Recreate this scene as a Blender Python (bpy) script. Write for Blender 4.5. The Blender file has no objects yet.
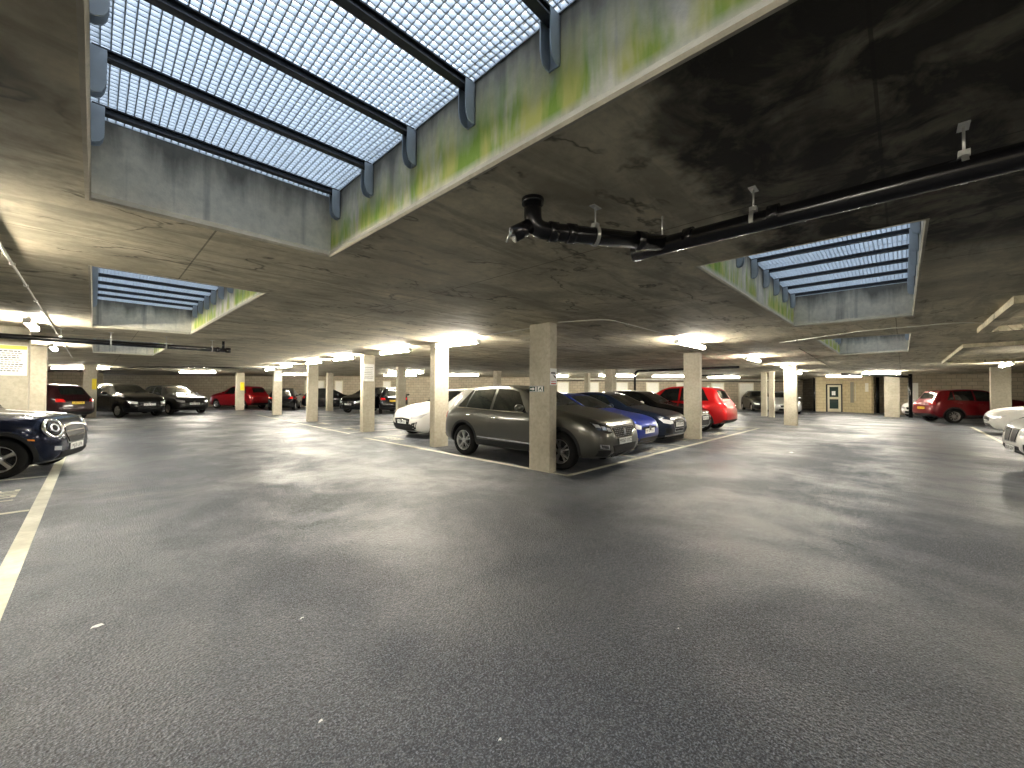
import bpy, bmesh, math, random
from mathutils import Vector, Matrix
from mathutils.bvhtree import BVHTree
random.seed(7)
SC = bpy.context.scene
COL = SC.collection
PI = math.pi
R = math.radians

# ------------------------------------------------------------------ camera, sky, exposure
cam_d = bpy.data.cameras.new('camera'); cam = bpy.data.objects.new('camera', cam_d); COL.objects.link(cam)
SC.camera = cam
cam_d.sensor_fit = 'HORIZONTAL'; cam_d.sensor_width = 36.0
cam_d.lens = 404.2 / 1024 * 36.0
cam_d.clip_start = 0.05; cam_d.clip_end = 300
yaw, pitch, roll = R(44.0175), R(1.0585), R(0.3055)
fw = Vector((math.cos(yaw)*math.cos(pitch), math.sin(yaw)*math.cos(pitch), math.sin(pitch)))
rt = Vector((math.sin(yaw), -math.cos(yaw), 0)); up = rt.cross(fw)
r2 = rt*math.cos(roll) + up*math.sin(roll); u2 = -rt*math.sin(roll) + up*math.cos(roll)
EYE = 1.48
cam.matrix_world = Matrix(((r2.x, u2.x, -fw.x, 0), (r2.y, u2.y, -fw.y, 0), (r2.z, u2.z, -fw.z, EYE), (0, 0, 0, 1)))

SC.view_settings.view_transform = 'Standard'; SC.view_settings.look = 'None'
SC.view_settings.gamma = 1.0; SC.view_settings.use_curve_mapping = False
SC.view_settings.exposure = 0.5
SC.cycles.use_denoising = True
SC.cycles.max_bounces = 8; SC.cycles.diffuse_bounces = 5; SC.cycles.glossy_bounces = 3
SC.cycles.sample_clamp_indirect = 6.0
SC.cycles.caustics_reflective = False; SC.cycles.caustics_refractive = False

SKY = 2.7
world = bpy.data.worlds.new('overcast_sky'); SC.world = world; world.use_nodes = True
bg = world.node_tree.nodes['Background']
bg.inputs[0].default_value = (0.90, 0.95, 1.0, 1); bg.inputs[1].default_value = SKY

LAMP = 185.0
ZC = 2.755                      # soffit height
ZG = 3.33                       # underside of the gratings
# openings in the slab: x0, x1, y0, y1
OPEN_L = [(-.06, 1.56, -1.93, 3.93), (-.06, 1.56, 6.0, 11.86), (-.06, 1.56, 14.55, 20.3)]
OPEN_R = [(4.2, 9.35, -.15, 1.5), (12.0, 17.25, -.15, 1.5)]
for i, (x0, x1, y0, y1) in enumerate(OPEN_L + OPEN_R):
    ld = bpy.data.lights.new('sky_portal', 'AREA'); ld.shape = 'RECTANGLE'; ld.size = x1-x0; ld.size_y = y1-y0
    ld.cycles.is_portal = True
    lo = bpy.data.objects.new('sky_portal', ld); COL.objects.link(lo); lo.location = ((x0+x1)/2, (y0+y1)/2, ZG+.16)

# ------------------------------------------------------------------ materials
def newmat(name):
    m = bpy.data.materials.new(name); m.use_nodes = True
    nt = m.node_tree; return m, nt, nt.nodes['Principled BSDF']
def N(nt, t, **kw):
    n = nt.nodes.new(t)
    for k, v in kw.items():
        if k in n.inputs: n.inputs[k].default_value = v
        else: setattr(n, k, v)
    return n
def ramp(nt, fac, stops):
    r = nt.nodes.new('ShaderNodeValToRGB'); nt.links.new(fac, r.inputs[0])
    e = r.color_ramp.elements
    e[0].position, e[0].color = stops[0][0], c4(stops[0][1]); e[1].position, e[1].color = stops[-1][0], c4(stops[-1][1])
    for p, c in stops[1:-1]:
        x = e.new(p); x.color = c4(c)
    return r.outputs[0]
def c4(c):
    if isinstance(c, (int, float)): return (c, c, c, 1)
    return (*c, 1) if len(c) == 3 else c
def mix(nt, fac, a, b, mode='MIX'):
    m = nt.nodes.new('ShaderNodeMix'); m.data_type = 'RGBA'; m.blend_type = mode
    for sock, v in ((m.inputs[0], fac), (m.inputs[6], a), (m.inputs[7], b)):
        if isinstance(v, (int, float)) and sock is m.inputs[0]: sock.default_value = v
        elif isinstance(v, (int, float, tuple)): sock.default_value = c4(v)
        else: nt.links.new(v, sock)
    return m.outputs[2]
def math_(nt, op, a, b=0.0, c=0.0, clamp=False):
    m = nt.nodes.new('ShaderNodeMath'); m.operation = op; m.use_clamp = clamp
    for i, v in enumerate((a, b, c)):
        if isinstance(v, (int, float)): m.inputs[i].default_value = v
        else: nt.links.new(v, m.inputs[i])
    return m.outputs[0]
def pos(nt, scale=(1, 1, 1), loc=(0, 0, 0), rot=(0, 0, 0)):
    g = nt.nodes.new('ShaderNodeNewGeometry'); mp = nt.nodes.new('ShaderNodeMapping')
    mp.inputs['Scale'].default_value = scale; mp.inputs['Location'].default_value = loc; mp.inputs['Rotation'].default_value = rot
    nt.links.new(g.outputs['Position'], mp.inputs[0]); return mp.outputs[0]
def noise(nt, vec, scale, detail=4, rough=.55, dist=0.0):
    n = N(nt, 'ShaderNodeTexNoise', Scale=scale, Detail=detail, Roughness=rough, Distortion=dist)
    nt.links.new(vec, n.inputs['Vector']); return n.outputs['Fac']
def bump(nt, b, h, strength=.3, dist=.01):
    n = N(nt, 'ShaderNodeBump', Strength=strength, Distance=dist); nt.links.new(h, n.inputs['Height'])
    nt.links.new(n.outputs[0], b.inputs['Normal']); return n
_plain = {}
def plain(name, col, rough=.5, metal=0.0, coat=0.0, emit=None, es=0, var=.12, spec=None):
    if name in _plain: return _plain[name]
    m, nt, b = newmat(name)
    v = pos(nt); n = noise(nt, v, 9, 3)
    c = mix(nt, n, tuple(x*(1-var) for x in col), tuple(min(1, x*(1+var)) for x in col))
    nt.links.new(c, b.inputs['Base Color'])
    b.inputs['Roughness'].default_value = rough; b.inputs['Metallic'].default_value = metal
    b.inputs['Coat Weight'].default_value = coat; b.inputs['Coat Roughness'].default_value = .04
    if spec is not None: b.inputs['Specular IOR Level'].default_value = spec
    if emit: b.inputs['Emission Color'].default_value = c4(emit); b.inputs['Emission Strength'].default_value = es
    _plain[name] = m; return m

def m_asphalt():
    m, nt, b = newmat('asphalt'); p = pos(nt)
    big = noise(nt, pos(nt, (.5, .5, 1)), .8, 5, .6, .3)
    fine = noise(nt, p, 100, 3, .8); mid = noise(nt, p, 26, 4, .7)
    vor = N(nt, 'ShaderNodeTexVoronoi', Scale=70.0); nt.links.new(p, vor.inputs['Vector'])
    base = ramp(nt, fine, [(.40, (.009, .010, .014)), (.51, (.056, .065, .080)), (.61, (.29, .32, .37))])
    base = mix(nt, ramp(nt, mid, [(.35, 0.0), (.7, .5)]), base, (.05, .051, .056))
    base = mix(nt, ramp(nt, big, [(.42, 0.0), (.62, .4)]), base, (.13, .14, .155))
    cg = noise(nt, p, 34, 3, .8); base = mix(nt, ramp(nt, cg, [(.40, .55), (.50, 0.0)]), base, (.025, .027, .032)); base = mix(nt, ramp(nt, cg, [(.54, 0.0), (.66, .45)]), base, (.22, .22, .225))
    # pale worn flecks
    fl = noise(nt, p, 60, 1); base = mix(nt, ramp(nt, fl, [(.77, 0.0), (.80, .5)]), base, (.4, .39, .37))
    nt.links.new(base, b.inputs['Base Color'])
    wet = noise(nt, pos(nt, (.55, .45, 1), (3.1, 1.7, 0)), 1.1, 10, .70, .25)
    nt.links.new(ramp(nt, wet, [(.40, .62), (.5, .44), (.60, .28)]), b.inputs['Roughness'])
    b.inputs['Specular IOR Level'].default_value = .55
    h = math_(nt, 'ADD', math_(nt, 'MULTIPLY', vor.outputs['Distance'], .9), math_(nt, 'MULTIPLY', fine, .5))
    h = math_(nt, 'ADD', h, math_(nt, 'MULTIPLY', mid, .5))
    bump(nt, b, h, .7, .008); return m

def m_concrete(name, lo, hi, soffit=False, algae=False, top_grime=False, rough=.8):
    m, nt, b = newmat(name); p = pos(nt)
    n1 = noise(nt, p, 1.3, 6, .62, .3); n2 = noise(nt, p, 14, 5, .65); n3 = noise(nt, p, 90, 2)
    c = mix(nt, ramp(nt, n1, [(.32, 0.0), (.68, 1.0)]), lo, hi)
    c = mix(nt, ramp(nt, n2, [(.3, .35), (.6, 0.0)]), c, tuple(x*.55 for x in lo))
    if soffit:
        # streaky pour bands running across the slab, pale and dark
        st = noise(nt, pos(nt, (.35, 1.6, 1), rot=(0, 0, R(10))), 2.0, 6, .65, .6)
        c = mix(nt, ramp(nt, st, [(.40, .50), (.52, 0.0)]), c, tuple(x*.45 for x in lo))
        bt = noise(nt, pos(nt, (1, 1, 1), (4, 8, 0)), .55, 5, .6, .5)
        c = mix(nt, ramp(nt, bt, [(.38, .45), (.50, 0.0)]), c, tuple(x*.5 for x in lo))
        # cracks with a dark halo
        w = noise(nt, p, 1.6, 5, .6)
        band = math_(nt, 'ABSOLUTE', math_(nt, 'SUBTRACT', noise(nt, pos(nt, (.8, 1.2, 1), (0, 0, 0), (0, 0, R(20))), .9, 5, .58, .3), .5))
        gap = noise(nt, pos(nt, (1, 1, 1), (9, 3, 0)), 2.3, 2)
        cr = math_(nt, 'MULTIPLY', ramp(nt, band, [(.0, 1.0), (.016, 0.0)]), ramp(nt, gap, [(.47, 0.0), (.60, .75)]))
        c = mix(nt, cr, c, (.03, .027, .02))
        # formwork joints every so often
        sx = nt.nodes.new('ShaderNodeSeparateXYZ'); nt.links.new(p, sx.inputs[0])
        def lines(axis, period, ph, wd):
            f = math_(nt, 'FRACT', math_(nt, 'ADD', math_(nt, 'DIVIDE', sx.outputs[axis], period), ph))
            return math_(nt, 'LESS_THAN', math_(nt, 'ABSOLUTE', math_(nt, 'SUBTRACT', f, .5)), wd/period/2)
        j = math_(nt, 'MAXIMUM', lines(0, 2.44, .5-.66/2.44, .013), lines(1, 4.88, .5-4.95/4.88, .013))
        c = mix(nt, math_(nt, 'MULTIPLY', j, .6), c, (.05, .045, .036))
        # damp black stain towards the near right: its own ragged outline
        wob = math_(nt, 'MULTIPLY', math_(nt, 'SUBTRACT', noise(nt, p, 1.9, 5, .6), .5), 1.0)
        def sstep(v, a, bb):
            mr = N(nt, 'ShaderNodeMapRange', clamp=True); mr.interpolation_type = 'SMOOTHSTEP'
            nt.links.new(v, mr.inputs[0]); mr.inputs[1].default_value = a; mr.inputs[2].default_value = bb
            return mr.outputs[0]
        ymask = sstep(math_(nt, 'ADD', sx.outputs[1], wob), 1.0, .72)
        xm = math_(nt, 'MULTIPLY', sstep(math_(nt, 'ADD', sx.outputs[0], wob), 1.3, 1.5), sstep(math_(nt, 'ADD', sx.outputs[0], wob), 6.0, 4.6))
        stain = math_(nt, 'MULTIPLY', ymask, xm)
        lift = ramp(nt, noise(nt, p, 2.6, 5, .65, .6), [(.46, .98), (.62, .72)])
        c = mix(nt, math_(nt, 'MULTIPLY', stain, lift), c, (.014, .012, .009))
        # darker brown patch beyond the left edge of the first opening
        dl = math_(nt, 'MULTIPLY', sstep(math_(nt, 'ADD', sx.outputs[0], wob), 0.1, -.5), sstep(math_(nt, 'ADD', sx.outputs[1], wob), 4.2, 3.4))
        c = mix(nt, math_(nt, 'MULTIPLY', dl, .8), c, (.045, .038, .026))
    if top_grime or algae:
        sz = nt.nodes.new('ShaderNodeSeparateXYZ'); nt.links.new(p, sz.inputs[0])
        st = noise(nt, pos(nt, (5, 5, .7)), 1.0, 5, .6, .2)
        zt = math_(nt, 'ADD', sz.outputs[2], math_(nt, 'MULTIPLY', math_(nt, 'SUBTRACT', st, .5), .5))
        mr = N(nt, 'ShaderNodeMapRange'); nt.links.new(zt, mr.inputs[0]); mr.inputs[1].default_value = 3.05; mr.inputs[2].default_value = 3.3
        c = mix(nt, math_(nt, 'MULTIPLY', mr.outputs[0], .8), c, (.05, .052, .052))
        drip = noise(nt, pos(nt, (4.5, 4.5, .25)), 1.3, 4, .6)
        c = mix(nt, ramp(nt, drip, [(.55, 0.0), (.72, .6)]), c, (.10, .10, .10))
        if algae:
            a = noise(nt, pos(nt, (2.4, 2.4, .55), (2, 5, 0)), .9, 5, .62, .15)
            mz = N(nt, 'ShaderNodeMapRange'); nt.links.new(zt, mz.inputs[0]); mz.inputs[1].default_value = 3.22; mz.inputs[2].default_value = 2.95
            zl = N(nt, 'ShaderNodeMapRange'); nt.links.new(sz.outputs[2], zl.inputs[0]); zl.inputs[1].default_value = 2.80; zl.inputs[2].default_value = 2.86
            am = math_(nt, 'MULTIPLY', ramp(nt, a, [(.41, 0.0), (.53, 1.0)]), math_(nt, 'MULTIPLY', mz.outputs[0], zl.outputs[0]))
            gc = ramp(nt, noise(nt, pos(nt, (5, 5, 1)), 1.6, 4), [(.40, (.56, .56, .13)), (.60, (.22, .38, .02))])
            c = mix(nt, math_(nt, 'MULTIPLY', am, .92), c, gc)
    nt.links.new(c, b.inputs['Base Color']); b.inputs['Roughness'].default_value = rough
    b.inputs['Specular IOR Level'].default_value = .3
    bump(nt, b, math_(nt, 'ADD', math_(nt, 'MULTIPLY', n2, .7), math_(nt, 'MULTIPLY', n3, .3)), .25, .01)
    return m

def m_block(name='blockwork', c1=(.42, .36, .26), c2=(.34, .29, .21), mortar=(.20, .17, .13)):
    m, nt, b = newmat(name)
    tc = nt.nodes.new('ShaderNodeTexCoord')
    br = N(nt, 'ShaderNodeTexBrick', Scale=1.0); br.inputs['Color1'].default_value = c4(c1); br.inputs['Color2'].default_value = c4(c2)
    br.inputs['Mortar'].default_value = c4(mortar)
    br.inputs['Brick Width'].default_value = .45; br.inputs['Row Height'].default_value = .225
    br.inputs['Mortar Size'].default_value = .014; br.inputs['Mortar Smooth'].default_value = .3
    nt.links.new(tc.outputs['UV'], br.inputs['Vector'])
    n = noise(nt, pos(nt), 6, 4)
    c = mix(nt, ramp(nt, n, [(.3, .3), (.7, 0.0)]), br.outputs['Color'], tuple(x*.5 for x in c2))
    nt.links.new(c, b.inputs['Base Color']); b.inputs['Roughness'].default_value = .85
    bump(nt, b, br.outputs['Fac'], -.4, .01); return m

M_ASPH = m_asphalt()
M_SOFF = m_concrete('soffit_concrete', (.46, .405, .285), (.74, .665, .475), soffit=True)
M_PIL = m_concrete('pillar_concrete', (.42, .38, .29), (.56, .52, .41))
M_LINE = m_concrete('opening_concrete', (.66, .62, .52), (.88, .83, .70), top_grime=True)
M_ALG = m_concrete('opening_concrete_algae', (.62, .58, .47), (.86, .81, .67), algae=True)
M_BLOCK = m_block(); M_YBLOCK = m_block('pale_blockwork', (.66, .56, .34), (.60, .50, .30), (.46, .38, .24))
M_PAINTLINE = m_concrete('line_paint', (.46, .44, .34), (.74, .72, .60), rough=.6)
M_GALV = plain('galvanised_steel', (.42, .47, .52), .5, .35)
M_GRATE = plain('grating_steel', (.58, .66, .75), .5, .1)
M_DARKST = plain('dark_steel', (.06, .065, .075), .5, .3)
M_PIPE = plain('black_pipe', (.005, .005, .006), .25, 0, .15, spec=.35)
M_CLIP = plain('zinc_clip', (.55, .55, .52), .35, .8)
M_WHITEP = plain('white_paint', (.72, .70, .62), .5)
M_WHITE = plain('white', (.8, .8, .78), .45)
M_HOUS = plain('lamp_housing', (.75, .74, .70), .4)
M_TUBE = plain('lamp_diffuser', (.9, .9, .85), .4, emit=(1.0, .93, .79), es=LAMP)
M_YEL = plain('yellow_paint', (.85, .68, .02), .5)
M_BLACK = plain('black_plastic', (.006, .006, .007), .5, spec=.15)
M_DKPL = plain('charcoal_plastic', (.016, .017, .018), .65, spec=.2)
M_TYRE = plain('tyre_rubber', (.010, .010, .010), .75, spec=.12)
M_ALLOY = plain('alloy', (.55, .55, .55), .28, .9)
M_DKALLOY = plain('dark_alloy', (.10, .10, .11), .3, .9)
M_CHROME = plain('chrome', (.82, .82, .82), .12, 1.0, var=.02)
M_GLASS = plain('tinted_glass', (.006, .008, .008), .03, 0, 0, spec=.6)
M_LENS = plain('headlight_lens', (.80, .82, .84), .12, .4, 1.0, var=.3)
M_LENSD = plain('headlight_recess', (.03, .03, .035), .12, .2, 1.0)
M_RED = plain('tail_light_red', (.45, .01, .01), .15, 0, 1.0)
M_AMBER = plain('amber_lens', (.8, .25, .02), .2, 0, .5)
M_PLW = plain('plate_white', (.75, .75, .72), .4)
M_PLY = plain('plate_yellow', (.75, .52, .03), .4)
M_INK = plain('ink_black', (.02, .02, .02), .6)
M_INKR = plain('ink_red', (.5, .04, .03), .6)
M_GREENS = plain('sign_green', (.03, .07, .06), .5)
M_SIGNY = plain('sign_yellow', (.75, .75, .12), .5)
M_DGLASS = plain('door_glass', (.03, .05, .045), .1, 0, .3)
M_CREAM = plain('cream_paint', (.62, .58, .42), .5)

# ------------------------------------------------------------------ mesh helpers
def bm_box(bm, a, b, mi=0):
    x0, y0, z0 = a; x1, y1, z1 = b
    vs = [bm.verts.new(p) for p in ((x0,y0,z0),(x1,y0,z0),(x1,y1,z0),(x0,y1,z0),(x0,y0,z1),(x1,y0,z1),(x1,y1,z1),(x0,y1,z1))]
    for f in ((0,3,2,1),(4,5,6,7),(0,1,5,4),(1,2,6,5),(2,3,7,6),(3,0,4,7)):
        fc = bm.faces.new([vs[i] for i in f]); fc.material_index = mi
    return vs
def bm_tube(bm, pts, r, n=14, cap=True, mi=0):
    pts = [Vector(p) for p in pts]; rings = []
    rs = r if isinstance(r, (list, tuple)) else [r]*len(pts)
    prev = None
    for i, p in enumerate(pts):
        if i == 0: t = pts[1]-pts[0]
        elif i == len(pts)-1: t = pts[-1]-pts[-2]
        else: t = (pts[i+1]-pts[i]).normalized() + (pts[i]-pts[i-1]).normalized()
        t.normalize()
        if prev is None:
            a = Vector((0,0,1)) if abs(t.z) < .9 else Vector((1,0,0))
            u = t.cross(a).normalized()
        else: u = (prev - t*prev.dot(t)).normalized()
        prev = u; v = t.cross(u)
        k = 1.0
        if 0 < i < len(pts)-1:
            d = (pts[i]-pts[i-1]).normalized().dot(t); k = 1/max(.5, d)
        rings.append([bm.verts.new(p + (u*math.cos(2*PI*j/n) + v*math.sin(2*PI*j/n))*rs[i]*(1 if k < 1.01 else min(k, 1.15))) for j in range(n)])
    for a, b in zip(rings, rings[1:]):
        for j in range(n):
            f = bm.faces.new((a[j], a[(j+1)%n], b[(j+1)%n], b[j])); f.smooth = True; f.material_index = mi
    if cap:
        bm.faces.new(rings[0][::-1]).material_index = mi; bm.faces.new(rings[-1]).material_index = mi
def bm_lathe(bm, prof, axis='y', n=36, mi=0, center=(0,0,0), closed=False):
    """prof: (radius, offset along axis)"""
    c = Vector(center); rings = []
    for r, h in prof:
        ring = []
        for j in range(n):
            a = 2*PI*j/n; ca, sa = math.cos(a)*r, math.sin(a)*r
            p = {'y': Vector((ca, h, sa)), 'z': Vector((ca, sa, h)), 'x': Vector((h, ca, sa))}[axis]
            ring.append(bm.verts.new(c+p))
        rings.append(ring)
    pairs = list(zip(rings, rings[1:])) + ([(rings[-1], rings[0])] if closed else [])
    for a, b in pairs:
        for j in range(n):
            f = bm.faces.new((a[j], a[(j+1)%n], b[(j+1)%n], b[j])); f.smooth = True; f.material_index = mi
    if not closed:
        bm.faces.new(rings[0]).material_index = mi; bm.faces.new(rings[-1]).material_index = mi
def prism(bm, poly, z0, z1, axis='z', mi=0):
    """poly in 2D; extruded along axis"""
    def P(a, b, h): return {'z': (a, b, h), 'y': (a, h, b), 'x': (h, a, b)}[axis]
    lo = [bm.verts.new(P(a, b, z0)) for a, b in poly]; hi = [bm.verts.new(P(a, b, z1)) for a, b in poly]
    bm.faces.new(lo).material_index = mi; bm.faces.new(hi).material_index = mi
    k = len(poly)
    for i in range(k):
        bm.faces.new((lo[i], lo[(i+1)%k], hi[(i+1)%k], hi[i])).material_index = mi
def obj(name, bm, mats, parent=None, sharp=None, bevel=0):
    bmesh.ops.recalc_face_normals(bm, faces=bm.faces)
    me = bpy.data.meshes.new(name); bm.to_mesh(me); bm.free()
    for m in (mats if isinstance(mats, (list, tuple)) else [mats]): me.materials.append(m)
    if sharp is not None:
        for p in me.polygons: p.use_smooth = True
        me.set_sharp_from_angle(angle=R(sharp))
    o = bpy.data.objects.new(name, me); COL.objects.link(o)
    if parent: o.parent = parent
    if bevel:
        b = o.modifiers.new('edge', 'BEVEL'); b.width = bevel; b.segments = 2; b.limit_method = 'ANGLE'
    return o
def tag(o, label=None, cat=None, group=None, kind=None):
    if label: o['label'] = label
    if cat: o['category'] = cat
    if group: o['group'] = group
    if kind: o['kind'] = kind
    return o
def thing(name, loc, rz=0, label=None, cat=None, group=None):
    o = bpy.data.objects.new(name, None); COL.objects.link(o); o.empty_display_size = .1
    o.location = loc; o.rotation_euler = (0, 0, rz); return tag(o, label, cat, group)
def box(name, a, b, m, parent=None, bevel=0):
    bm = bmesh.new(); bm_box(bm, a, b); return obj(name, bm, m, parent, bevel=bevel)
def uvwall(name, p0, p1, z0, z1, m, th=.2, kind='structure'):
    """upright wall slab from p0 to p1 with metric UVs"""
    p0, p1 = Vector((*p0, 0)), Vector((*p1, 0)); d = (p1-p0); L = d.length; d.normalize(); n = Vector((-d.y, d.x, 0))
    bm = bmesh.new(); uv = bm.loops.layers.uv.new('UVMap')
    q = [p0, p1, p1+n*th, p0+n*th]
    lo = [bm.verts.new((v.x, v.y, z0)) for v in q]; hi = [bm.verts.new((v.x, v.y, z1)) for v in q]
    lens = [0, L, L+th, 2*L+th, 2*L+2*th]
    for i in range(4):
        j = (i+1) % 4
        f = bm.faces.new((lo[i], lo[j], hi[j], hi[i]))
        for lp, (u, v) in zip(f.loops, ((lens[i], z0), (lens[i+1], z0), (lens[i+1], z1), (lens[i], z1))): lp[uv].uv = (u, v)
    bm.faces.new(lo[::-1]); bm.faces.new(hi)
    o = obj(name, bm, m); o['kind'] = kind; return o
def text(name, s, size, mat, parent, loc, rot, align='CENTER', ext=.0006):
    cu = bpy.data.curves.new(name, 'FONT'); cu.body = s; cu.size = size; cu.align_x = align; cu.align_y = 'CENTER'; cu.extrude = ext
    cu.resolution_u = 2
    cu.materials.append(mat); tmp = bpy.data.objects.new(name, cu); COL.objects.link(tmp)
    me = bpy.data.meshes.new_from_object(tmp.evaluated_get(bpy.context.evaluated_depsgraph_get())); bpy.data.objects.remove(tmp)
    o = bpy.data.objects.new(name, me); COL.objects.link(o); o.parent = parent
    o.location = loc; o.rotation_euler = rot; return o

# ------------------------------------------------------------------ structure
XW0, XW1, YW0, YW1 = -7.0, 52.0, -13.0, 52.0
bm = bmesh.new(); bm_box(bm, (XW0-1, YW0-1, -.2), (XW1+1, YW1+1, 0)); o = obj('floor', bm, M_ASPH); o['kind'] = 'structure'

def ceiling():
    xs = sorted({XW0-1, XW1+1} | {v for q in OPEN_L+OPEN_R for v in q[:2]})
    ys = sorted({YW0-1, YW1+1} | {v for q in OPEN_L+OPEN_R for v in q[2:]})
    bm = bmesh.new()
    def hole(cx, cy): return any(a < cx < b and c < cy < d for a, b, c, d in OPEN_L+OPEN_R)
    vs = {}
    def V(x, y, z):
        k = (x, y, z)
        if k not in vs: vs[k] = bm.verts.new(k)
        return vs[k]
    T = ZC+.35
    solid = {}
    for i in range(len(xs)-1):
        for j in range(len(ys)-1):
            solid[i, j] = not hole((xs[i]+xs[i+1])/2, (ys[j]+ys[j+1])/2)
    for (i, j), s in solid.items():
        if not s: continue
        x0, x1, y0, y1 = xs[i], xs[i+1], ys[j], ys[j+1]
        bm.faces.new((V(x0,y0,ZC), V(x0,y1,ZC), V(x1,y1,ZC), V(x1,y0,ZC)))
        bm.faces.new((V(x0,y0,T), V(x1,y0,T), V(x1,y1,T), V(x0,y1,T)))
        for di, dj, a, b in ((-1,0,(x0,y0),(x0,y1)), (1,0,(x1,y0),(x1,y1)), (0,-1,(x0,y0),(x1,y0)), (0,1,(x0,y1),(x1,y1))):
            if not solid.get((i+di, j+dj), False):
                bm.faces.new((V(*a,ZC), V(*b,ZC), V(*b,T), V(*a,T)))
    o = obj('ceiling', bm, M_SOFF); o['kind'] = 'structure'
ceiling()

# concrete linings of the openings (walls of each light well) with a small drip lip at the soffit
def lining(q, idx, algae_side):
    x0, x1, y0, y1 = q; x0 += .006; x1 -= .006; y0 += .006; y1 -= .006; th = .16; zt = ZG+.14
    sides = {'west': ((x0-th, y0-th), (x0, y1+th)), 'east': ((x1, y0-th), (x1+th, y1+th)),
             'south': ((x0, y0-th), (x1, y0)), 'north': ((x0, y1), (x1, y1+th))}
    for s, (a, b) in sides.items():
        bm = bmesh.new(); bm_box(bm, (*a, ZC+.004), (*b, zt))
        # chamfered drip lip along the foot of the lining
        e = {'west': ('y', x0, 1), 'east': ('y', x1, -1), 'south': ('x', y0, 1), 'north': ('x', y1, -1)}[s]
        pr = [(e[1]-e[2]*.008, ZC-.004), (e[1]+e[2]*.010, ZC-.004), (e[1]+e[2]*.022, ZC+.012), (e[1], ZC+.055), (e[1]-e[2]*.008, ZC+.055)]
        if e[0] == 'y': prism(bm, pr, y0-.01, y1+.01, 'y', 1)
        else: prism(bm, pr, x0+.02, x1-.02, 'x', 1)
        o = obj('trim_%d' % (idx*4+list(sides).index(s)+1), bm, [M_ALG if s == algae_side else M_LINE, M_PIL])
        o['kind'] = 'structure'
for i, q in enumerate(OPEN_L): lining(q, i, 'east')
for i, q in enumerate(OPEN_R): lining(q, i+3, 'north')

# gratings: panels of crossed bars on cross beams with hanger brackets at both ends
def grating(q, along, spacing, first, label, pitch=.042):
    x0, x1, y0, y1 = q
    root = thing('roof_grating', ((x0+x1)/2, (y0+y1)/2, ZG), 0, label, 'roof grating')
    cx, cy = (x0+x1)/2, (y0+y1)/2
    def loc(a): return (a[0]-cx, a[1]-cy, a[2]-ZG)
    d = .032; t = .0062
    halves = 2
    L0, L1 = (y0, y1) if along == 'y' else (x0, x1)
    for h in range(halves):
        bm = bmesh.new(); a = L0+(L1-L0)*h/halves+.004; b = L0+(L1-L0)*(h+1)/halves-.004
        px0, px1, py0, py1 = (x0+.01, x1-.01, a, b) if along == 'y' else (a, b, y0+.01, y1-.01)
        k = int((px1-px0)/pitch)
        for i in range(k+1):
            x = px0+(px1-px0)*i/k; bm_box(bm, loc((x-t/2, py0, ZG+.001)), loc((x+t/2, py1, ZG+.001+d)))
        k = int((py1-py0)/pitch)
        for i in range(k+1):
            y = py0+(py1-py0)*i/k; bm_box(bm, loc((px0, y-t/2, ZG+.003)), loc((px1, y+t/2, ZG+.003+d*.8)))
        # heavier edge band
        for e in ((px0, py0, px1, py0+.006), (px0, py1-.006, px1, py1), (px0, py0, px0+.006, py1), (px1-.006, py0, px1, py1)):
            bm_box(bm, loc((e[0], e[1], ZG-.004)), loc((e[2], e[3], ZG+.034)))
        obj('grating_panel', bm, M_GRATE, root)
    s = first
    while s < L1-.1:
        if s > L0+.05:
            bm = bmesh.new()
            for (wa, za, zb) in ((.026, -.010, 0), (.006, -.042, -.010), (.026, -.050, -.042)):
                if along == 'y': bm_box(bm, loc((x0+.02, s-wa, ZG+za)), loc((x1-.02, s+wa, ZG+zb)))
                else: bm_box(bm, loc((s-wa, y0+.02, ZG+za)), loc((s+wa, y1-.02, ZG+zb)))
            obj('beam', bm, M_DARKST, root)
            for e in (0, 1):
                bm = bmesh.new()
                # channel bracket fixed to the wall: back plate and two cheeks with rounded foot
                W = .035; D = .075
                sg = 1 if e == 0 else -1
                wall = (x0 if e == 0 else x1) if along == 'y' else (y0 if e == 0 else y1)
                cc = (cx if along == 'y' else cy); w_ = wall-cc+sg*.006; sc = s-(cy if along == 'y' else cx)
                side = [(w_, -.015), (w_, -.262), (w_+sg*.03, -.262), (w_+sg*.055, -.25), (w_+sg*.068, -.225), (w_+sg*D, -.19), (w_+sg*D, -.015)]
                for c0, c1, pl in ((-W, -W+.007, side), (W-.007, W, side), (-W, W, [(w_, -.015), (w_, -.262), (w_+sg*.007, -.262), (w_+sg*.007, -.015)])):
                    prism(bm, pl, sc+c0, sc+c1, 'y' if along == 'y' else 'x')
                obj('bracket', bm, M_GALV, root)
        s += spacing
    return root
grating(OPEN_L[0], 'y', .632, 1.22-.632*5, 'galvanised roof grating over the nearest opening, with green algae on its right wall')
grating(OPEN_L[1], 'y', .66, 6.55, 'galvanised roof grating over the second opening along the left lane, before the black pipe')
grating(OPEN_L[2], 'y', .66, 15.1, 'galvanised roof grating over the farthest opening of the left lane, beyond the black pipe')
grating(OPEN_R[0], 'x', .68, 4.96, 'galvanised roof grating over the nearer of two openings along the right lane')
grating(OPEN_R[1], 'x', .68, 12.7, 'galvanised roof grating over the far small opening of the right lane')

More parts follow.
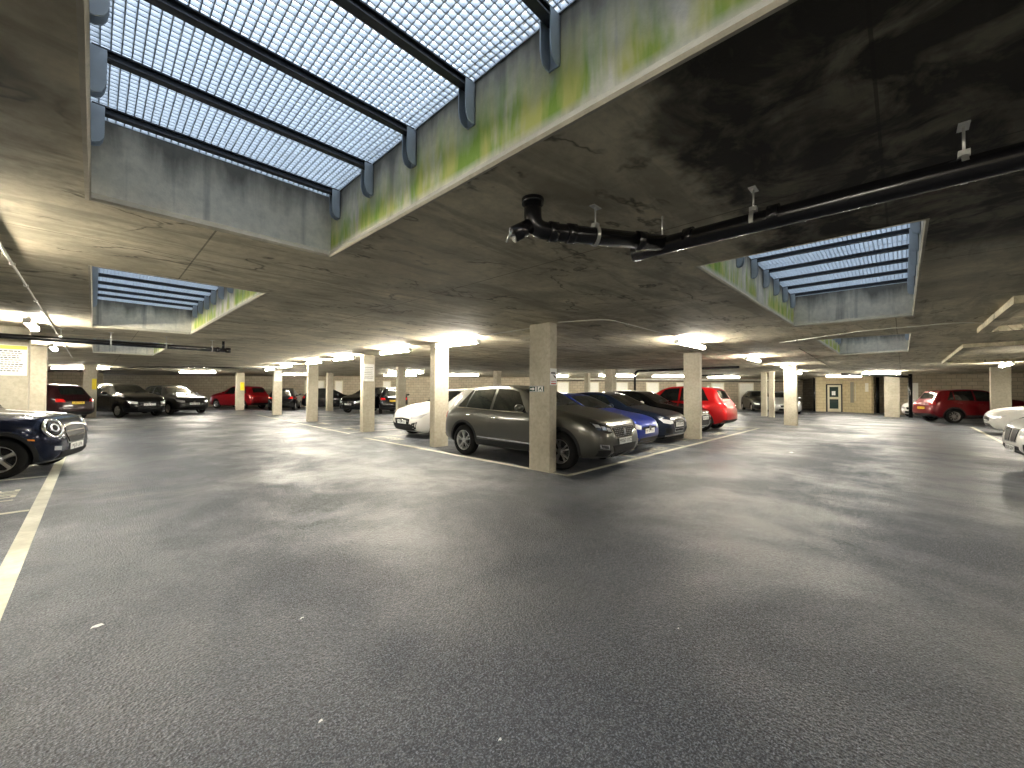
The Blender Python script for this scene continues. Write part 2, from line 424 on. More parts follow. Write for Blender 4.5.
# perimeter walls
def frame_pt(px, d):          # a helper for laying out the far walls in plan: lateral ratio and distance from the viewpoint
    l = (px-512)/404.2*d
    return (d*math.cos(yaw)+l*math.sin(yaw), d*math.sin(yaw)-l*math.cos(yaw))
BA, BB = (-7.0, 47.5), (45.0, 8.3)
BA = frame_pt(90, 36.0); BB = frame_pt(803, 36.0)
uvwall('wall_back', (round(BA[0],2), round(BA[1],2)), (round(BB[0],2), round(BB[1],2)), 0, ZC, M_BLOCK)
uvwall('wall_left', (XW0, YW0), (XW0, YW1), 0, ZC, M_BLOCK)
uvwall('wall_near', (XW1, YW0), (XW0, YW0), 0, ZC, M_BLOCK)
uvwall('wall_far_left', (XW0, 44.0), (0.5, 44.0), 0, ZC, M_BLOCK)
uvwall('wall_right', (38.6, .2), (38.6, YW0), 0, ZC, M_BLOCK)
uvwall('wall_corridor', (46.5, 9.0), (46.5, 5.6), 0, ZC, M_BLOCK)
uvwall('wall_door', (40.5, 5.0), (41.2, 3.40), 0, ZC, M_YBLOCK)
uvwall('wall_splay', (41.2, 3.40), (39.9, 1.66), 0, ZC, M_YBLOCK)
uvwall('wall_corridor_side', (40.5, 5.02), (47.0, 5.02), 0, ZC, M_BLOCK)
uvwall('wall_niche', (42.5, 2.2), (41.5, -.6), 0, ZC, M_BLOCK)

# ------------------------------------------------------------------ pillars
def pillar(x, y, wx, wy, label, group='concrete pillars of the car park'):
    t = tag(obj('concrete_pillar', (lambda b: (bm_box(b, (-wx/2, -wy/2, 0), (wx/2, wy/2, ZC)), b)[1])(bmesh.new()), M_PIL, bevel=.008), label, 'pillar', group, 'thing')
    t.location = (x, y, 0); return t
def pil_c(cx, cy, wx, wy, label):          # near corner of the pillar as seen from the lanes' crossing
    return pillar(cx+wx/2, cy+wy/2, wx, wy, label)
PILLARS = [
 (5.80, 4.64, .20, .50, 'nearest concrete pillar, with a camera sign, at the corner beside the grey SUV'),
 (6.24, 8.85, .45, .22, 'concrete pillar standing between the white car and the grey SUV'),
 (6.67, 13.82, .45, .22, 'concrete pillar carrying a white notice, by the black car with a yellow rear plate'),
 (7.05, 20.19, .45, .25, 'plain concrete pillar standing between the two pillars that carry paper notices'),
 (7.45, 26.9, .45, .30, 'farther concrete pillar carrying a grey notice, right of the red hatchback'),
 (13.30, 4.61, .20, .50, 'concrete pillar between the navy car with open-mouthed grille and the black car'),
 (22.15, 3.45, .25, .50, 'broad concrete pillar standing alone in the right lane, near side of a narrow one'),
 (28.5, 5.58, .22, .28, 'narrow concrete pillar standing behind the broad one, by the distant black car'),
]
for a in PILLARS: pil_c(*a)
pillar(-1.25, 13.15, .62, .3, 'wide concrete pillar at the left edge, with a large parking notice')
pillar(-1.30, 18.6, .62, .3, 'pale pillar mostly hidden behind the one with the parking notice')
pillar(-.13, 30.36, .50, .3, 'pale pillar with a yellow patch beside the dark maroon car')
pillar(7.50, 35.15, .5, .4, 'pillar with a yellow patch in front of the red hatchback')
pillar(11.9, 29.9, .40, .3, 'dark pillar standing to the left of the black car with a white front plate')
pillar(11.41, 19.28, .45, .25, 'dark-faced pillar directly behind the nose of the small white car')
pillar(17.6, 18.3, .4, .3, 'pillar seen above the roof of the grey SUV, left of the nearest pillar')
pillar(20.1, 11.75, .5, .45, 'broad pale pillar rising behind the blue car, a black pipe bending beside it')
pillar(23.3, 15.4, .3, .3, 'thin pale pillar above the blue car, farther back than the broad pale one')
pillar(25.4, 8.9, .3, .35, 'slim pillar seen behind the roof of the bright red SUV')
pillar(29.5, 6.3, .3, .3, 'slim pillar seen in the gap between the narrow and the broad lone pillar')
pillar(34.86, .48, .5, .7, 'white-edged pillar left of the small white car, before the stairwell')
pillar(29.74, -3.32, .45, .62, 'broad pale pillar at the right, in front of the dark red SUV')

# ------------------------------------------------------------------ lamps
def lamp(x, y, rz, L, label, z=ZC, group='fluorescent batten lamps on the soffit'):
    t = thing('batten_lamp', (x, y, z-.075), R(rz), label, 'lamp', group)
    bm = bmesh.new(); bm_box(bm, (-L/2, -.030, -.030), (L/2, .030, 0)); bm_box(bm, (-L/2-.012, -.05, -.095), (-L/2+.02, .05, 0)); bm_box(bm, (L/2-.02, -.05, -.095), (L/2+.012, .05, 0))
    for k in (-.35, .35): bm_box(bm, (k*L-.015, -.02, 0), (k*L+.015, .02, .074))
    obj('housing', bm, M_HOUS, t)
    bm = bmesh.new()
    pr = [(-.034, -.012), (-.050, -.030), (-.052, -.062), (-.042, -.082), (-.022, -.093), (.022, -.093), (.042, -.082), (.052, -.062), (.050, -.030), (.034, -.012), (.031, -.031), (-.031, -.031)]
    prism(bm, pr, -L/2+.02, L/2-.02, 'x')
    obj('diffuser', bm, M_TUBE, t); return t
LAMPS = [
 (6.12, 7.8, 90, 1.6, 'lit batten lamp nearest the camera in the row left of the corner pillar'),
 (6.12, 10.7, 90, 1.6, 'lit batten lamp above the small white car'),
 (6.22, 14.4, 90, 1.6, 'lit batten lamp right above the pillar with the white notice'),
 (6.30, 17.4, 90, 1.6, 'lit batten lamp between the notice pillar and the plain pillar behind it'),
 (6.45, 21.3, 90, 1.6, 'lit batten lamp behind the plain pillar, left lane side'),
 (6.8, 25.2, 90, 1.6, 'lit batten lamp next to the farther pillar with a grey notice'),
 (10.0, 3.66, 0, 1.7, 'lit batten lamp above the pillar between navy and black car'),
 (15.9, 3.72, 0, 1.6, 'lit batten lamp second along the right lane, beyond the pillar by the black car'),
 (21.2, 3.75, 0, 1.6, 'lit batten lamp third along the right lane, by the broad lone pillar'),
 (-.80, 11.3, 90, 1.4, 'lit batten lamp beside the top of the pillar with the parking notice'),
 (-.80, 17.0, 90, 1.5, 'lit batten lamp just under the far pipe, beyond the notice pillar'),
 (-2.4, 24.5, -10, 1.8, 'lit batten lamp half hidden by the left-edge pillar'),
 (-.5, 32.6, -46, 3.2, 'lit batten lamp above the dark maroon car'),
 (4.8, 33.6, -46, 2.4, 'lit batten lamp above the grey SUV by the back wall'),
 (10.4, 31.6, -46, 2.4, 'lit batten lamp by the back wall beyond the plain pillar'),
 (13.6, 22.4, -46, 2.2, 'lit batten lamp deep in the island behind the black car with a yellow plate'),
 (15.9, 27.0, -46, 2.4, 'lit batten lamp by the back wall above the small white car'),
 (18.4, 22.8, -46, 2.4, 'lit batten lamp left of the corner pillar, by the back wall'),
 (23.3, 18.6, -46, 2.6, 'lit batten lamp by the back wall above the blue car'),
 (25.9, 14.6, -46, 2.6, 'lit batten lamp by the back wall, right of the bending black pipe'),
 (29.2, 12.3, -46, 2.4, 'lit batten lamp by the back wall, behind the bright red SUV'),
 (32.6, 9.6, -46, 2.4, 'lit batten lamp by the back wall above the distant white door'),
 (28.0, 4.3, 0, 1.6, 'lit batten lamp behind the broad lone pillar'),
 (35.5, 2.9, -46, 2.4, 'lit batten lamp in front of the yellow stairwell wall'),
 (31.6, .9, -46, 2.2, 'lit batten lamp above the small white car by the stairwell'),
 (24.9, -2.95, 0, 2.6, 'lit batten lamp running to the broad pale pillar at the right'),
 (18.5, -3.4, 0, 1.6, 'lit batten lamp above the close white car at the right edge'),
 (10.5, -3.4, 0, 1.6, 'lit batten lamp above the bays right of the camera'),
 (-1.1, 5.0, 90, 1.5, 'lit batten lamp over the empty bay at the left edge'),
]
for a in LAMPS: lamp(*a)
for a in [(3.0, -7.2, 0, 1.6, 'added unseen fill lamp behind the camera, right of the lane'),  # unseen lamps added behind the camera to fill in light up front
          (-3.6, -1.5, 90, 1.6, 'added unseen fill lamp to the left rear of the camera'),
          (-3.6, -6.5, 90, 1.6, 'added unseen fill lamp farthest behind the camera')]: lamp(*a)

# ------------------------------------------------------------------ cars
def pchip(xs, ys):
    n = len(xs); h = [xs[i+1]-xs[i] for i in range(n-1)]; d = [(ys[i+1]-ys[i])/h[i] for i in range(n-1)]
    m = [0.0]*n; m[0], m[-1] = d[0], d[-1]
    for i in range(1, n-1):
        if d[i-1]*d[i] > 0:
            w1, w2 = 2*h[i]+h[i-1], h[i]+2*h[i-1]; m[i] = (w1+w2)/(w1/d[i-1]+w2/d[i])
    def f(x):
        if x <= xs[0]: return ys[0]
        if x >= xs[-1]: return ys[-1]
        i = 0
        while x > xs[i+1]: i += 1
        t = (x-xs[i])/h[i]; t2, t3 = t*t, t*t*t
        return (2*t3-3*t2+1)*ys[i]+(t3-2*t2+t)*h[i]*m[i]+(-2*t3+3*t2)*ys[i+1]+(t3-t2)*h[i]*m[i+1]
    return f
def curve(pairs): return pchip([p[0] for p in pairs], [p[1] for p in pairs])

# outlines by body kind: u = distance behind the nose (for a 4.45 m car), heights in metres
KINDS = {
 'suv': dict(L=4.45, W=1.84, H=1.62, wr=.35, fo=.90, wb=2.68,
   zt=[(0,.84),(.05,.91),(.15,.96),(.6,1.05),(1.05,1.14),(1.3,1.17),(1.65,1.34),(2.0,1.52),(2.3,1.60),(2.7,1.62),(3.3,1.60),(3.85,1.55),(4.02,1.48),(4.22,1.22),(4.34,1.05),(4.41,.98),(4.45,.86)],
   zs=[(0,.74),(.1,.84),(.3,.91),(1.2,1.02),(2.5,1.04),(3.8,1.08),(4.25,1.02),(4.38,.94),(4.45,.80)],
   rw=[(0,.55),(.06,.66),(.2,.80),(.6,.84),(1.2,.82),(1.5,.78),(2.05,.68),(3,.665),(3.9,.62),(4.15,.66),(4.35,.76),(4.45,.68)]),
 'hatch': dict(L=4.25, W=1.78, H=1.45, wr=.315, fo=.85, wb=2.60,
   zt=[(0,.68),(.05,.76),(.15,.82),(.6,.92),(1.0,.98),(1.2,1.02),(1.6,1.20),(2.0,1.37),(2.3,1.43),(2.7,1.45),(3.2,1.43),(3.65,1.36),(3.85,1.27),(4.05,1.08),(4.16,.96),(4.21,.90),(4.25,.78)],
   zs=[(0,.60),(.1,.70),(.3,.77),(1.2,.90),(2.5,.94),(3.6,.97),(4.05,.92),(4.18,.86),(4.25,.72)],
   rw=[(0,.55),(.06,.66),(.2,.80),(.6,.84),(1.15,.82),(1.45,.78),(2.0,.68),(3,.665),(3.7,.62),(3.95,.66),(4.15,.76),(4.25,.68)]),
 'saloon': dict(L=4.6, W=1.82, H=1.43, wr=.33, fo=.85, wb=2.75,
   zt=[(0,.68),(.05,.76),(.15,.81),(.7,.92),(1.2,.98),(1.4,1.01),(1.8,1.20),(2.2,1.36),(2.5,1.41),(2.8,1.43),(3.2,1.40),(3.7,1.24),(4.05,1.07),(4.3,1.04),(4.5,1.0),(4.56,.93),(4.6,.80)],
   zs=[(0,.60),(.1,.70),(.3,.78),(1.3,.90),(2.5,.94),(3.8,.97),(4.3,.95),(4.5,.88),(4.6,.74)],
   rw=[(0,.55),(.06,.66),(.2,.80),(.6,.84),(1.3,.82),(1.6,.78),(2.2,.68),(3,.665),(3.7,.68),(4.1,.78),(4.4,.80),(4.6,.68)]),
 'mini': dict(L=3.9, W=1.74, H=1.44, wr=.325, fo=.64, wb=2.60,
   zt=[(0,.84),(.03,.90),(.12,.94),(.5,.99),(.95,1.03),(1.12,1.06),(1.4,1.24),(1.68,1.38),(1.9,1.42),(2.4,1.44),(3.0,1.43),(3.4,1.39),(3.58,1.31),(3.75,1.10),(3.84,.98),(3.88,.90),(3.9,.80)],
   zs=[(0,.70),(.08,.80),(.3,.86),(1.1,.95),(2.5,.98),(3.5,.99),(3.8,.92),(3.9,.76)],
   rw=[(0,.55),(.06,.70),(.2,.82),(.6,.84),(1.1,.82),(1.35,.80),(1.7,.74),(3,.72),(3.4,.70),(3.65,.72),(3.85,.76),(3.9,.68)]),
}
def car_body(K, zlow=.24):
    L, W = K['L'], K['W']/2
    zt, zs, rw = curve(K['zt']), curve(K['zs']), curve(K['rw'])
    zb = curve([(0, zlow+.10), (.12, zlow), (.5, zlow-.03), (L-.6, zlow-.02), (L-.1, zlow+.06), (L, zlow+.14)])
    wf = curve([(0, .60), (.02, .68), (.07, .79), (.16, .88), (.32, .945), (.6, .985), (1.0, 1.0), (L-.9, 1.0), (L-.4, .965), (L-.18, .91), (L-.07, .84), (L-.02, .76), (L, .68)])
    us = [0, .012, .03, .06, .1, .15, .21, .28, .36]
    u = .45
    while u < L-.40: us.append(u); u += .085
    us += [L-.36, L-.28, L-.21, L-.15, L-.1, L-.06, L-.03, L-.012, L]
    def sec(u):
        w = W*wf(u); b = zb(u); s = max(zs(u), b+.25); t = max(zt(u), s+.03); g = t-s
        r = min(W*rw(u), w*.93); e = t-min(.055, g*.35)
        P = [(0, b), (w*.45, b), (w*.80, b+.005), (w*.93, b+.04), (w*.985, b+.13), (w*.995, b+(s-b)*.38), (w, b+(s-b)*.58), (w*.992, b+(s-b)*.78), (w*.972, s-.05), (w*.945, s)]
        a = (w*.935, s+g*.02); z = (r, e)
        for k in (.2, .45, .72): P.append((a[0]+(z[0]-a[0])*k+.018*math.sin(PI*k)*min(1, g*3), a[1]+(z[1]-a[1])*k))
        P += [z, (r*.955, e+(t-e)*.52), (r*.86, e+(t-e)*.78), (r*.6, e+(t-e)*.94), (r*.3, t-.002), (0, t)]
        return P
    def shift(u, z):
        # nose and tail lean: bulge at bumper height
        d = 0
        if u < .5: d += (1-u/.5)*(.10*max(0, z-.58)**1.3/.3 + .08*max(0, .42-z)**1.2/.2)
        if u > L-.5: d -= (1-(L-u)/.5)*(.07*max(0, z-.62)/.4 + .12*max(0, .42-z)/.2)
        return d
    bm = bmesh.new(); rings = []
    for u in us:
        P = sec(u); ring = []
        for (y, z) in P: ring.append(bm.verts.new((L/2-u-shift(u, z), y, z)))
        for (y, z) in P[-2:0:-1]: ring.append(bm.verts.new((L/2-u-shift(u, z), -y, z)))
        rings.append(ring)
    n = len(rings[0])
    for a, b in zip(rings, rings[1:]):
        for j in range(n): bm.faces.new((a[j], a[(j+1)%n], b[(j+1)%n], b[j]))
    # caps filled as strips between left and right halves
    for ring in (rings[0], rings[-1]):
        m = n//2
        for k in range(m):
            a, b = ring[k], ring[k+1]; c, d = ring[(n-k-1) % n], ring[(n-k) % n]
            vs = []
            for v in (a, b, c, d):
                if v not in vs: vs.append(v)
            if len(vs) >= 3:
                try: bm.faces.new(vs)
                except ValueError: pass
    bmesh.ops.recalc_face_normals(bm, faces=bm.faces)
    return bm, dict(zt=zt, zs=zs, rw=rw, wf=wf, zb=zb, W=W, L=L)

class Panels:
    """lays shaped panels with real thickness on the body surface"""
    def __init__(s, bm, parent): s.t = BVHTree.FromBMesh(bm); s.parent = parent; s.q = []
    def hit(s, a, b, side):
        if side in ('L', 'R'):
            sg = 1 if side == 'L' else -1; o, d = Vector((a, sg*3, b)), Vector((0, -sg, 0))
        elif side in ('F', 'B'):
            sg = 1 if side == 'F' else -1; o, d = Vector((sg*4, a, b)), Vector((-sg, 0, 0))
        else: o, d = Vector((a, b, 3)), Vector((0, 0, -1))
        h = s.t.ray_cast(o, d)
        if h[0] is None:
            tgt = {'L': Vector((a, .8, b)), 'R': Vector((a, -.8, b)), 'F': Vector((2, a, b)), 'B': Vector((-2, a, b)), 'T': Vector((a, b, 1.5))}[side]
            h = s.t.find_nearest(tgt)
        p, nn = h[0].copy(), h[1].copy()
        if nn.dot(d) > 0: nn = -nn
        return p, nn
    def add(s, bm, side, low, high, n=10, m=4, off=.005, depth=.02, mi=0):
        def res(pl, k):
            d = [0]
            for a, b in zip(pl, pl[1:]): d.append(d[-1]+math.dist(a, b))
            out = []
            for i in range(k+1):
                t = d[-1]*i/k; j = 0
                while j < len(d)-2 and t > d[j+1]: j += 1
                f = 0 if d[j+1] == d[j] else (t-d[j])/(d[j+1]-d[j])
                out.append((pl[j][0]+(pl[j+1][0]-pl[j][0])*f, pl[j][1]+(pl[j+1][1]-pl[j][1])*f))
            return out
        lo, hi = res(low, n), res(high, n); G = []; H = []
        for j in range(m+1):
            r1, r2 = [], []
            for i in range(n+1):
                a = lo[i][0]+(hi[i][0]-lo[i][0])*j/m; b = lo[i][1]+(hi[i][1]-lo[i][1])*j/m
                p, nn = s.hit(a, b, side); r1.append(bm.verts.new(p+nn*off)); r2.append(p-nn*depth)
            G.append(r1); H.append(r2)
        for j in range(m):
            for i in range(n):
                f = bm.faces.new((G[j][i], G[j][i+1], G[j+1][i+1], G[j+1][i])); f.material_index = mi; f.smooth = True
        rim = [(0, i) for i in range(n)]+[(j, n) for j in range(m)]+[(m, i) for i in range(n, 0, -1)]+[(j, 0) for j in range(m, 0, -1)]
        bv = [bm.verts.new(H[j][i]) for j, i in rim]
        for k in range(len(rim)):
            a, b = rim[k], rim[(k+1) % len(rim)]
            f = bm.faces.new((G[a[0]][a[1]], G[b[0]][b[1]], bv[(k+1) % len(rim)], bv[k])); f.material_index = mi
    def make(s, name, side, low, high, mat, parent=None, mirror=False, **kw):
        out = []
        sides = {'L': ('L', 'R'), 'F': ('F', 'Fm'), 'B': ('B', 'Bm')}[side] if mirror else (side,)
        for sd in sides:
            l, h = low, high
            if sd.endswith('m'): l, h = [(-a, b) for a, b in low], [(-a, b) for a, b in high]; sd = sd[0]
            bm = bmesh.new(); s.add(bm, sd, l, h, **kw)
            o = obj(name, bm, mat, parent or s.parent, sharp=50); out.append(o)
        return out

_wheels = {}
def wheel_meshes(r, style, rimmat):
    k = (r, style, rimmat.name)
    if k in _wheels: return _wheels[k]
    w = .105
    bm = bmesh.new()
    bm_lathe(bm, [(r*.66, -w), (r*.80, -w-.006), (r*.93, -w+.004), (r*.985, -w+.03), (r, -w+.06), (r, w-.06), (r*.985, w-.03), (r*.93, w-.004), (r*.80, w+.006), (r*.66, w), (r*.64, w-.03), (r*.64, -w+.03)], closed=True, n=40)
    for g in (-.045, 0, .045):
        pass
    bmesh.ops.recalc_face_normals(bm, faces=bm.faces)
    me1 = bpy.data.meshes.new('wheel'); bm.to_mesh(me1); bm.free(); me1.materials.append(M_TYRE)
    bm = bmesh.new(); R0 = r*.67
    bm_lathe(bm, [(R0, w-.004), (R0, w-.02), (R0*.93, w-.045), (R0*.91, -w+.03), (R0*.88, -w+.03), (R0*.88, w-.045), (R0*.94, w-.004)], closed=True, n=40)
    bm_lathe(bm, [(.03, w-.012), (.055, w-.016), (.065, w-.035), (.065, w-.09)], n=20)
    # brake disc, dark
    bm_lathe(bm, [(R0*.62, w-.10), (R0*.62, w-.12)], n=28, mi=1)
    bm_lathe(bm, [(R0*.89, w-.13), (R0*.89, w-.14)], n=28, mi=1)
    ns = {'five': 5, 'twin': 5, 'ten': 10, 'multi': 14}[style]
    def spoke(a, w0, w1, tw=0.0):
        ca, sa = math.cos(a), math.sin(a)
        pts = []
        for (rad, hw, y0, y1) in ((.045, w0, w-.055, w-.018), (R0*.55, (w0+w1)/2*.85, w-.05, w-.012), (R0*.95, w1, w-.04, w-.008)):
            t = a+tw*rad/R0; ca, sa = math.cos(t), math.sin(t)
            pts.append([Vector((ca*rad-sa*s*hw, y, sa*rad+ca*s*hw)) for s, y in ((-1, y0), (1, y0), (.75, y1), (-.75, y1))])
        V = [[bm.verts.new(p) for p in q] for q in pts]
        for q1, q2 in zip(V, V[1:]):
            for i in range(4): bm.faces.new((q1[i], q1[(i+1)%4], q2[(i+1)%4], q2[i]))
        bm.faces.new(V[0]); bm.faces.new(V[-1])
    for i in range(ns):
        a = 2*PI*i/ns+.3
        if style == 'five': spoke(a, .032, .038)
        elif style == 'twin': spoke(a-.12, .014, .016, -.1); spoke(a+.12, .014, .016, .1)
        elif style == 'ten': spoke(a, .013, .018)
        else: spoke(a, .010, .012)
    bmesh.ops.recalc_face_normals(bm, faces=bm.faces)
    me2 = bpy.data.meshes.new('rim'); bm.to_mesh(me2); bm.free(); me2.materials.append(rimmat); me2.materials.append(M_DKPL)
    _wheels[k] = (me1, me2); return me1, me2

def paint(name, col, metal=.4, rough=.35):
    m = plain('paint_'+name, col, rough, metal, .6, var=.04, spec=.15)
    m.node_tree.nodes['Principled BSDF'].inputs['Coat IOR'].default_value = 1.42
    return m

def car(name, cx, cy, head, kind, pmat, label, cat='car', style='twin', rim=None, front='plain', plate_f=None, plate_r=None, roof=None,
        cladding=False, rails=False, detail=2, scale=1.0, group='parked cars', bonnet=None, sH=1.0, lower=None):
    K = dict(KINDS[kind]); L, W = K['L'], K['W']/2
    if sH != 1.0:
        for q in ('zt', 'zs'): K[q] = [(a, b*sH) for a, b in K[q]]
    root = thing(name, (cx, cy, 0), R(head), label, cat, group); root.scale = (scale,)*3
    bm, S = car_body(K, .27 if kind == 'suv' else .20)
    P = Panels(bm, root); r = K['wr']
    xf, xr = L/2-K['fo'], L/2-K['fo']-K['wb']
    H = K['H']*sH
    zt, zs = S['zt'], S['zs']
    # body with wheel wells cut out
    me = bpy.data.meshes.new('body'); bm.to_mesh(me); bm.free()
    me.materials.append(pmat); me.materials.append(M_BLACK)
    bo = bpy.data.objects.new('body', me); COL.objects.link(bo)
    cut = bmesh.new()
    for x in (xf, xr):
        for sg in (1, -1):
            bm_lathe(cut, [(r+.055, sg*(W-.30)), (r+.055, sg*(W+.2))], n=32, mi=1, center=(x, 0, r+.01))
    bmesh.ops.recalc_face_normals(cut, faces=cut.faces)
    cme = bpy.data.meshes.new('cut'); cut.to_mesh(cme); cut.free(); cme.materials.append(pmat); cme.materials.append(M_BLACK)
    co = bpy.data.objects.new('cut', cme); COL.objects.link(co)
    md = bo.modifiers.new('wells', 'BOOLEAN'); md.operation = 'DIFFERENCE'; md.object = co; md.solver = 'EXACT'
    dg = bpy.context.evaluated_depsgraph_get(); nm = bpy.data.meshes.new_from_object(bo.evaluated_get(dg))
    bo.modifiers.clear(); bo.data = nm; bpy.data.objects.remove(co)
    for p in nm.polygons: p.use_smooth = True
    nm.set_sharp_from_angle(angle=R(32))
    bo.parent = root
    # wheels
    tm, rm = wheel_meshes(r, style, rim or M_ALLOY)
    for x in (xf, xr):
        for sg in (1, -1):
            w_ = bpy.data.objects.new('wheel', tm); COL.objects.link(w_); w_.parent = root; w_.location = (x, sg*(W-.125), r)
            if sg < 0: w_.rotation_euler = (0, 0, PI)
            q = bpy.data.objects.new('rim', rm); COL.objects.link(q); q.parent = w_; q.rotation_euler = (0, random.random(), 0)
    X = lambda u: L/2-u
    k = L/4.45
    # glass: find characteristic stations from the outline
    top = [p for p in K['zt']]
    u_cowl = {'suv': 1.33, 'hatch': 1.23, 'saloon': 1.43, 'mini': 1.14}[kind]
    u_hdr = {'suv': 2.22, 'hatch': 2.2, 'saloon': 2.42, 'mini': 1.82}[kind]
    u_end = {'suv': 3.95, 'hatch': 3.72, 'saloon': 3.35, 'mini': 3.4}[kind]
    hw = lambda u: min(W*S['rw'](u), W*S['wf'](u)*.93)
    z0, z1 = zt(u_cowl)+.015, zt(u_hdr)-.045
    # windscreen laid from the front in (y, z)
    a, b = hw(u_cowl)*.93, hw(u_hdr)*.90
    P.make('windscreen', 'F', [(-a, z0-.01), (-a*.5, z0-.0), (0, z0+.003), (a*.5, z0), (a, z0-.01)], [(-b, z1-.03), (-b*.5, z1-.004), (0, z1), (b*.5, z1-.004), (b, z1-.03)], M_GLASS, n=16, m=10, off=.003, depth=.01)
    # rear window
    if kind == 'saloon': zr0, zr1, ub = 1.07*sH, 1.37*sH, 4.0
    else: zr0, zr1, ub = zs(L-.35)+.10*sH, zt(u_end)-.055, L-.3
    a, b = hw(ub)*.86, hw(u_end)*.84
    P.make('rear_window', 'B', [(-a, zr0), (0, zr0), (a, zr0)], [(-b, zr1-.02), (0, zr1), (b, zr1-.02)], M_GLASS, n=12, m=6, off=.003, depth=.01)
    # side windows: lower edge on the waist, upper edge under the roof rail
    lowz = lambda u: zs(u)+.035
    def upz(u):
        t = zt(u); g = t-zs(u); return t-min(.055, g*.35)-.03
    cA = u_cowl+.42*k; h0 = u_hdr-.12; m0 = u_hdr+.50*k
    if kind == 'mini': cA = u_cowl+.22; h0 = u_hdr-.1; m0 = u_hdr+.75
    wins = [((cA, m0-.03), (h0, m0-.03))]
    m1 = m0+.80*k if kind != 'mini' else u_end-.06
    if kind == 'mini': wins.append(((m0+.05, m1), (m0+.05, m1-.12)))
    else:
        wins.append(((m0+.05, m1), (m0+.05, m1-.06)))
        if kind in ('suv', 'hatch'): wins.append(((m1+.05, u_end-.12), (m1-.0, u_end-.38)))
    for (l0, l1), (t0, t1) in wins:
        f = lambda fn, p, q: [(X(p+(q-p)*i/4), fn(p+(q-p)*i/4)) for i in range(5)]
        P.make('side_window', 'L', f(lowz, l0, l1), f(upz, t0, t1), M_GLASS, mirror=True, n=10, m=5, off=.004, depth=.01)
    if detail >= 2:
        # bright or black waist strip under the glass
        f = lambda dz, p, q: [(X(p+(q-p)*i/6), zs(p+(q-p)*i/6)+dz) for i in range(7)]
        P.make('waist_strip', 'L', f(.012, cA-.05, u_end-.1), f(.028, cA-.02, u_end-.1), M_CHROME if front in ('lion', 'single') else M_BLACK, mirror=True, n=18, m=1, off=.008)
        # doors as separate skins with a gap all round
        zl = .27 if kind == 'suv' else .20
        dr = [(u_cowl+.12, m0+.0)] + ([] if kind == 'mini' and False else [(m0+.035, min(m1+.05, L-K['fo']-.0))])
        for (p, q) in dr:
            lo = [(X(p), zl+.17), (X(q if q < K['fo']+K['wb']-.35 else K['fo']+K['wb']-.42), zl+.17)]
            f = lambda dz, p, q: [(X(p+(q-p)*i/5), zs(p+(q-p)*i/5)+dz) for i in range(6)]
            ds = P.make('door', 'L', lo, f(-.02, p, q), pmat, mirror=True, n=10, m=8, off=.004, depth=.006)
            for i, d in enumerate(ds):
                sg = 1 if i == 0 else -1; pp, nn = P.hit(X(q-.17), zs(q)-.14, 'L' if sg > 0 else 'R')
                hb = bmesh.new(); bm_tube(hb, [pp+Vector((.10, -sg*.01, 0)), pp+Vector((.07, sg*.03, 0)), pp+Vector((-.07, sg*.03, .003)), pp+Vector((-.10, -sg*.01, .003))], .013, 8)
                obj('handle', hb, M_CHROME if front == 'lion' else pmat, d)
    # mirrors
    for sg in (1, -1):
        um = cA+.05; pp, nn = P.hit(X(um), zs(um)+.03, 'L' if sg > 0 else 'R')
        mb = bmesh.new()
        bmesh.ops.create_uvsphere(mb, u_segments=16, v_segments=10, radius=1, matrix=Matrix.Translation(pp+Vector((.0, sg*.155, .085)))@Matrix.Diagonal((.075, .125, .075, 1)))
        for f in mb.faces: f.smooth = True
        bm_tube(mb, [pp+Vector((0, -sg*.02, .0)), pp+Vector((0, sg*.10, .05))], .025, 8, mi=1)
        obj('mirror', mb, [pmat if roof is None else roof, M_BLACK], root)
    # lower cladding, arches
    clm = M_DKPL if cladding else pmat
    if cladding or detail >= 2:
        for x in (xf, xr):
            for sg in (1, -1):
                ab = bmesh.new(); s_ = 'L' if sg > 0 else 'R'
                lo = [(x+math.cos(t)*(r+.055), r+.01+math.sin(t)*(r+.055)) for t in [R(-14+208*i/24) for i in range(25)]]
                hh = .055 if cladding else .018
                hi = [(x+math.cos(t)*(r+.055+hh), r+.01+math.sin(t)*(r+.055+hh)) for t in [R(-10+200*i/24) for i in range(25)]]
                P.add(ab, s_, lo, hi, n=26, m=1, off=.010, depth=.05)
                obj('arch_trim', ab, clm, root, sharp=50)
    if cladding:
        zl = .27
        P.make('sill_trim', 'L', [(xr+r+.1, zl+.03), (xf-r-.1, zl+.03)], [(xr+r+.1, zl+.15), (xf-r-.1, zl+.15)], M_DKPL, mirror=True, n=12, m=3, off=.010)
        if front == 'lion':
            P.make('door_trim', 'L', [(xr+r+.12, zl+.19), (xf-r-.13, zl+.15)], [(xr+r+.14, zl+.215), (xf-r-.16, zl+.18)], M_CHROME, mirror=True, n=12, m=1, off=.016)
    if rails:
        for sg in (1, -1):
            rb = bmesh.new(); y = hw(3)*.93*sg
            zz = lambda u: zt(u)+.0
            pts = [(X(u_hdr+.1), y, zz(u_hdr+.1)-.02)]+[(X(u), y, zz(u)+.03) for u in (u_hdr+.25, 2.8, 3.3, u_end-.25)]+[(X(u_end-.08), y, zz(u_end-.08)-.03)]
            bm_tube(rb, pts, .016, 8); obj('roof_rail', rb, M_ALLOY, root)
    if roof is not None:
        P.make('roof_skin', 'T', [(X(u_end), -hw(3)*.86), (X(u_hdr+.02), -hw(3)*.86)], [(X(u_end), hw(3)*.86), (X(u_hdr+.02), hw(3)*.86)], roof, n=12, m=8, off=.003, depth=.004)
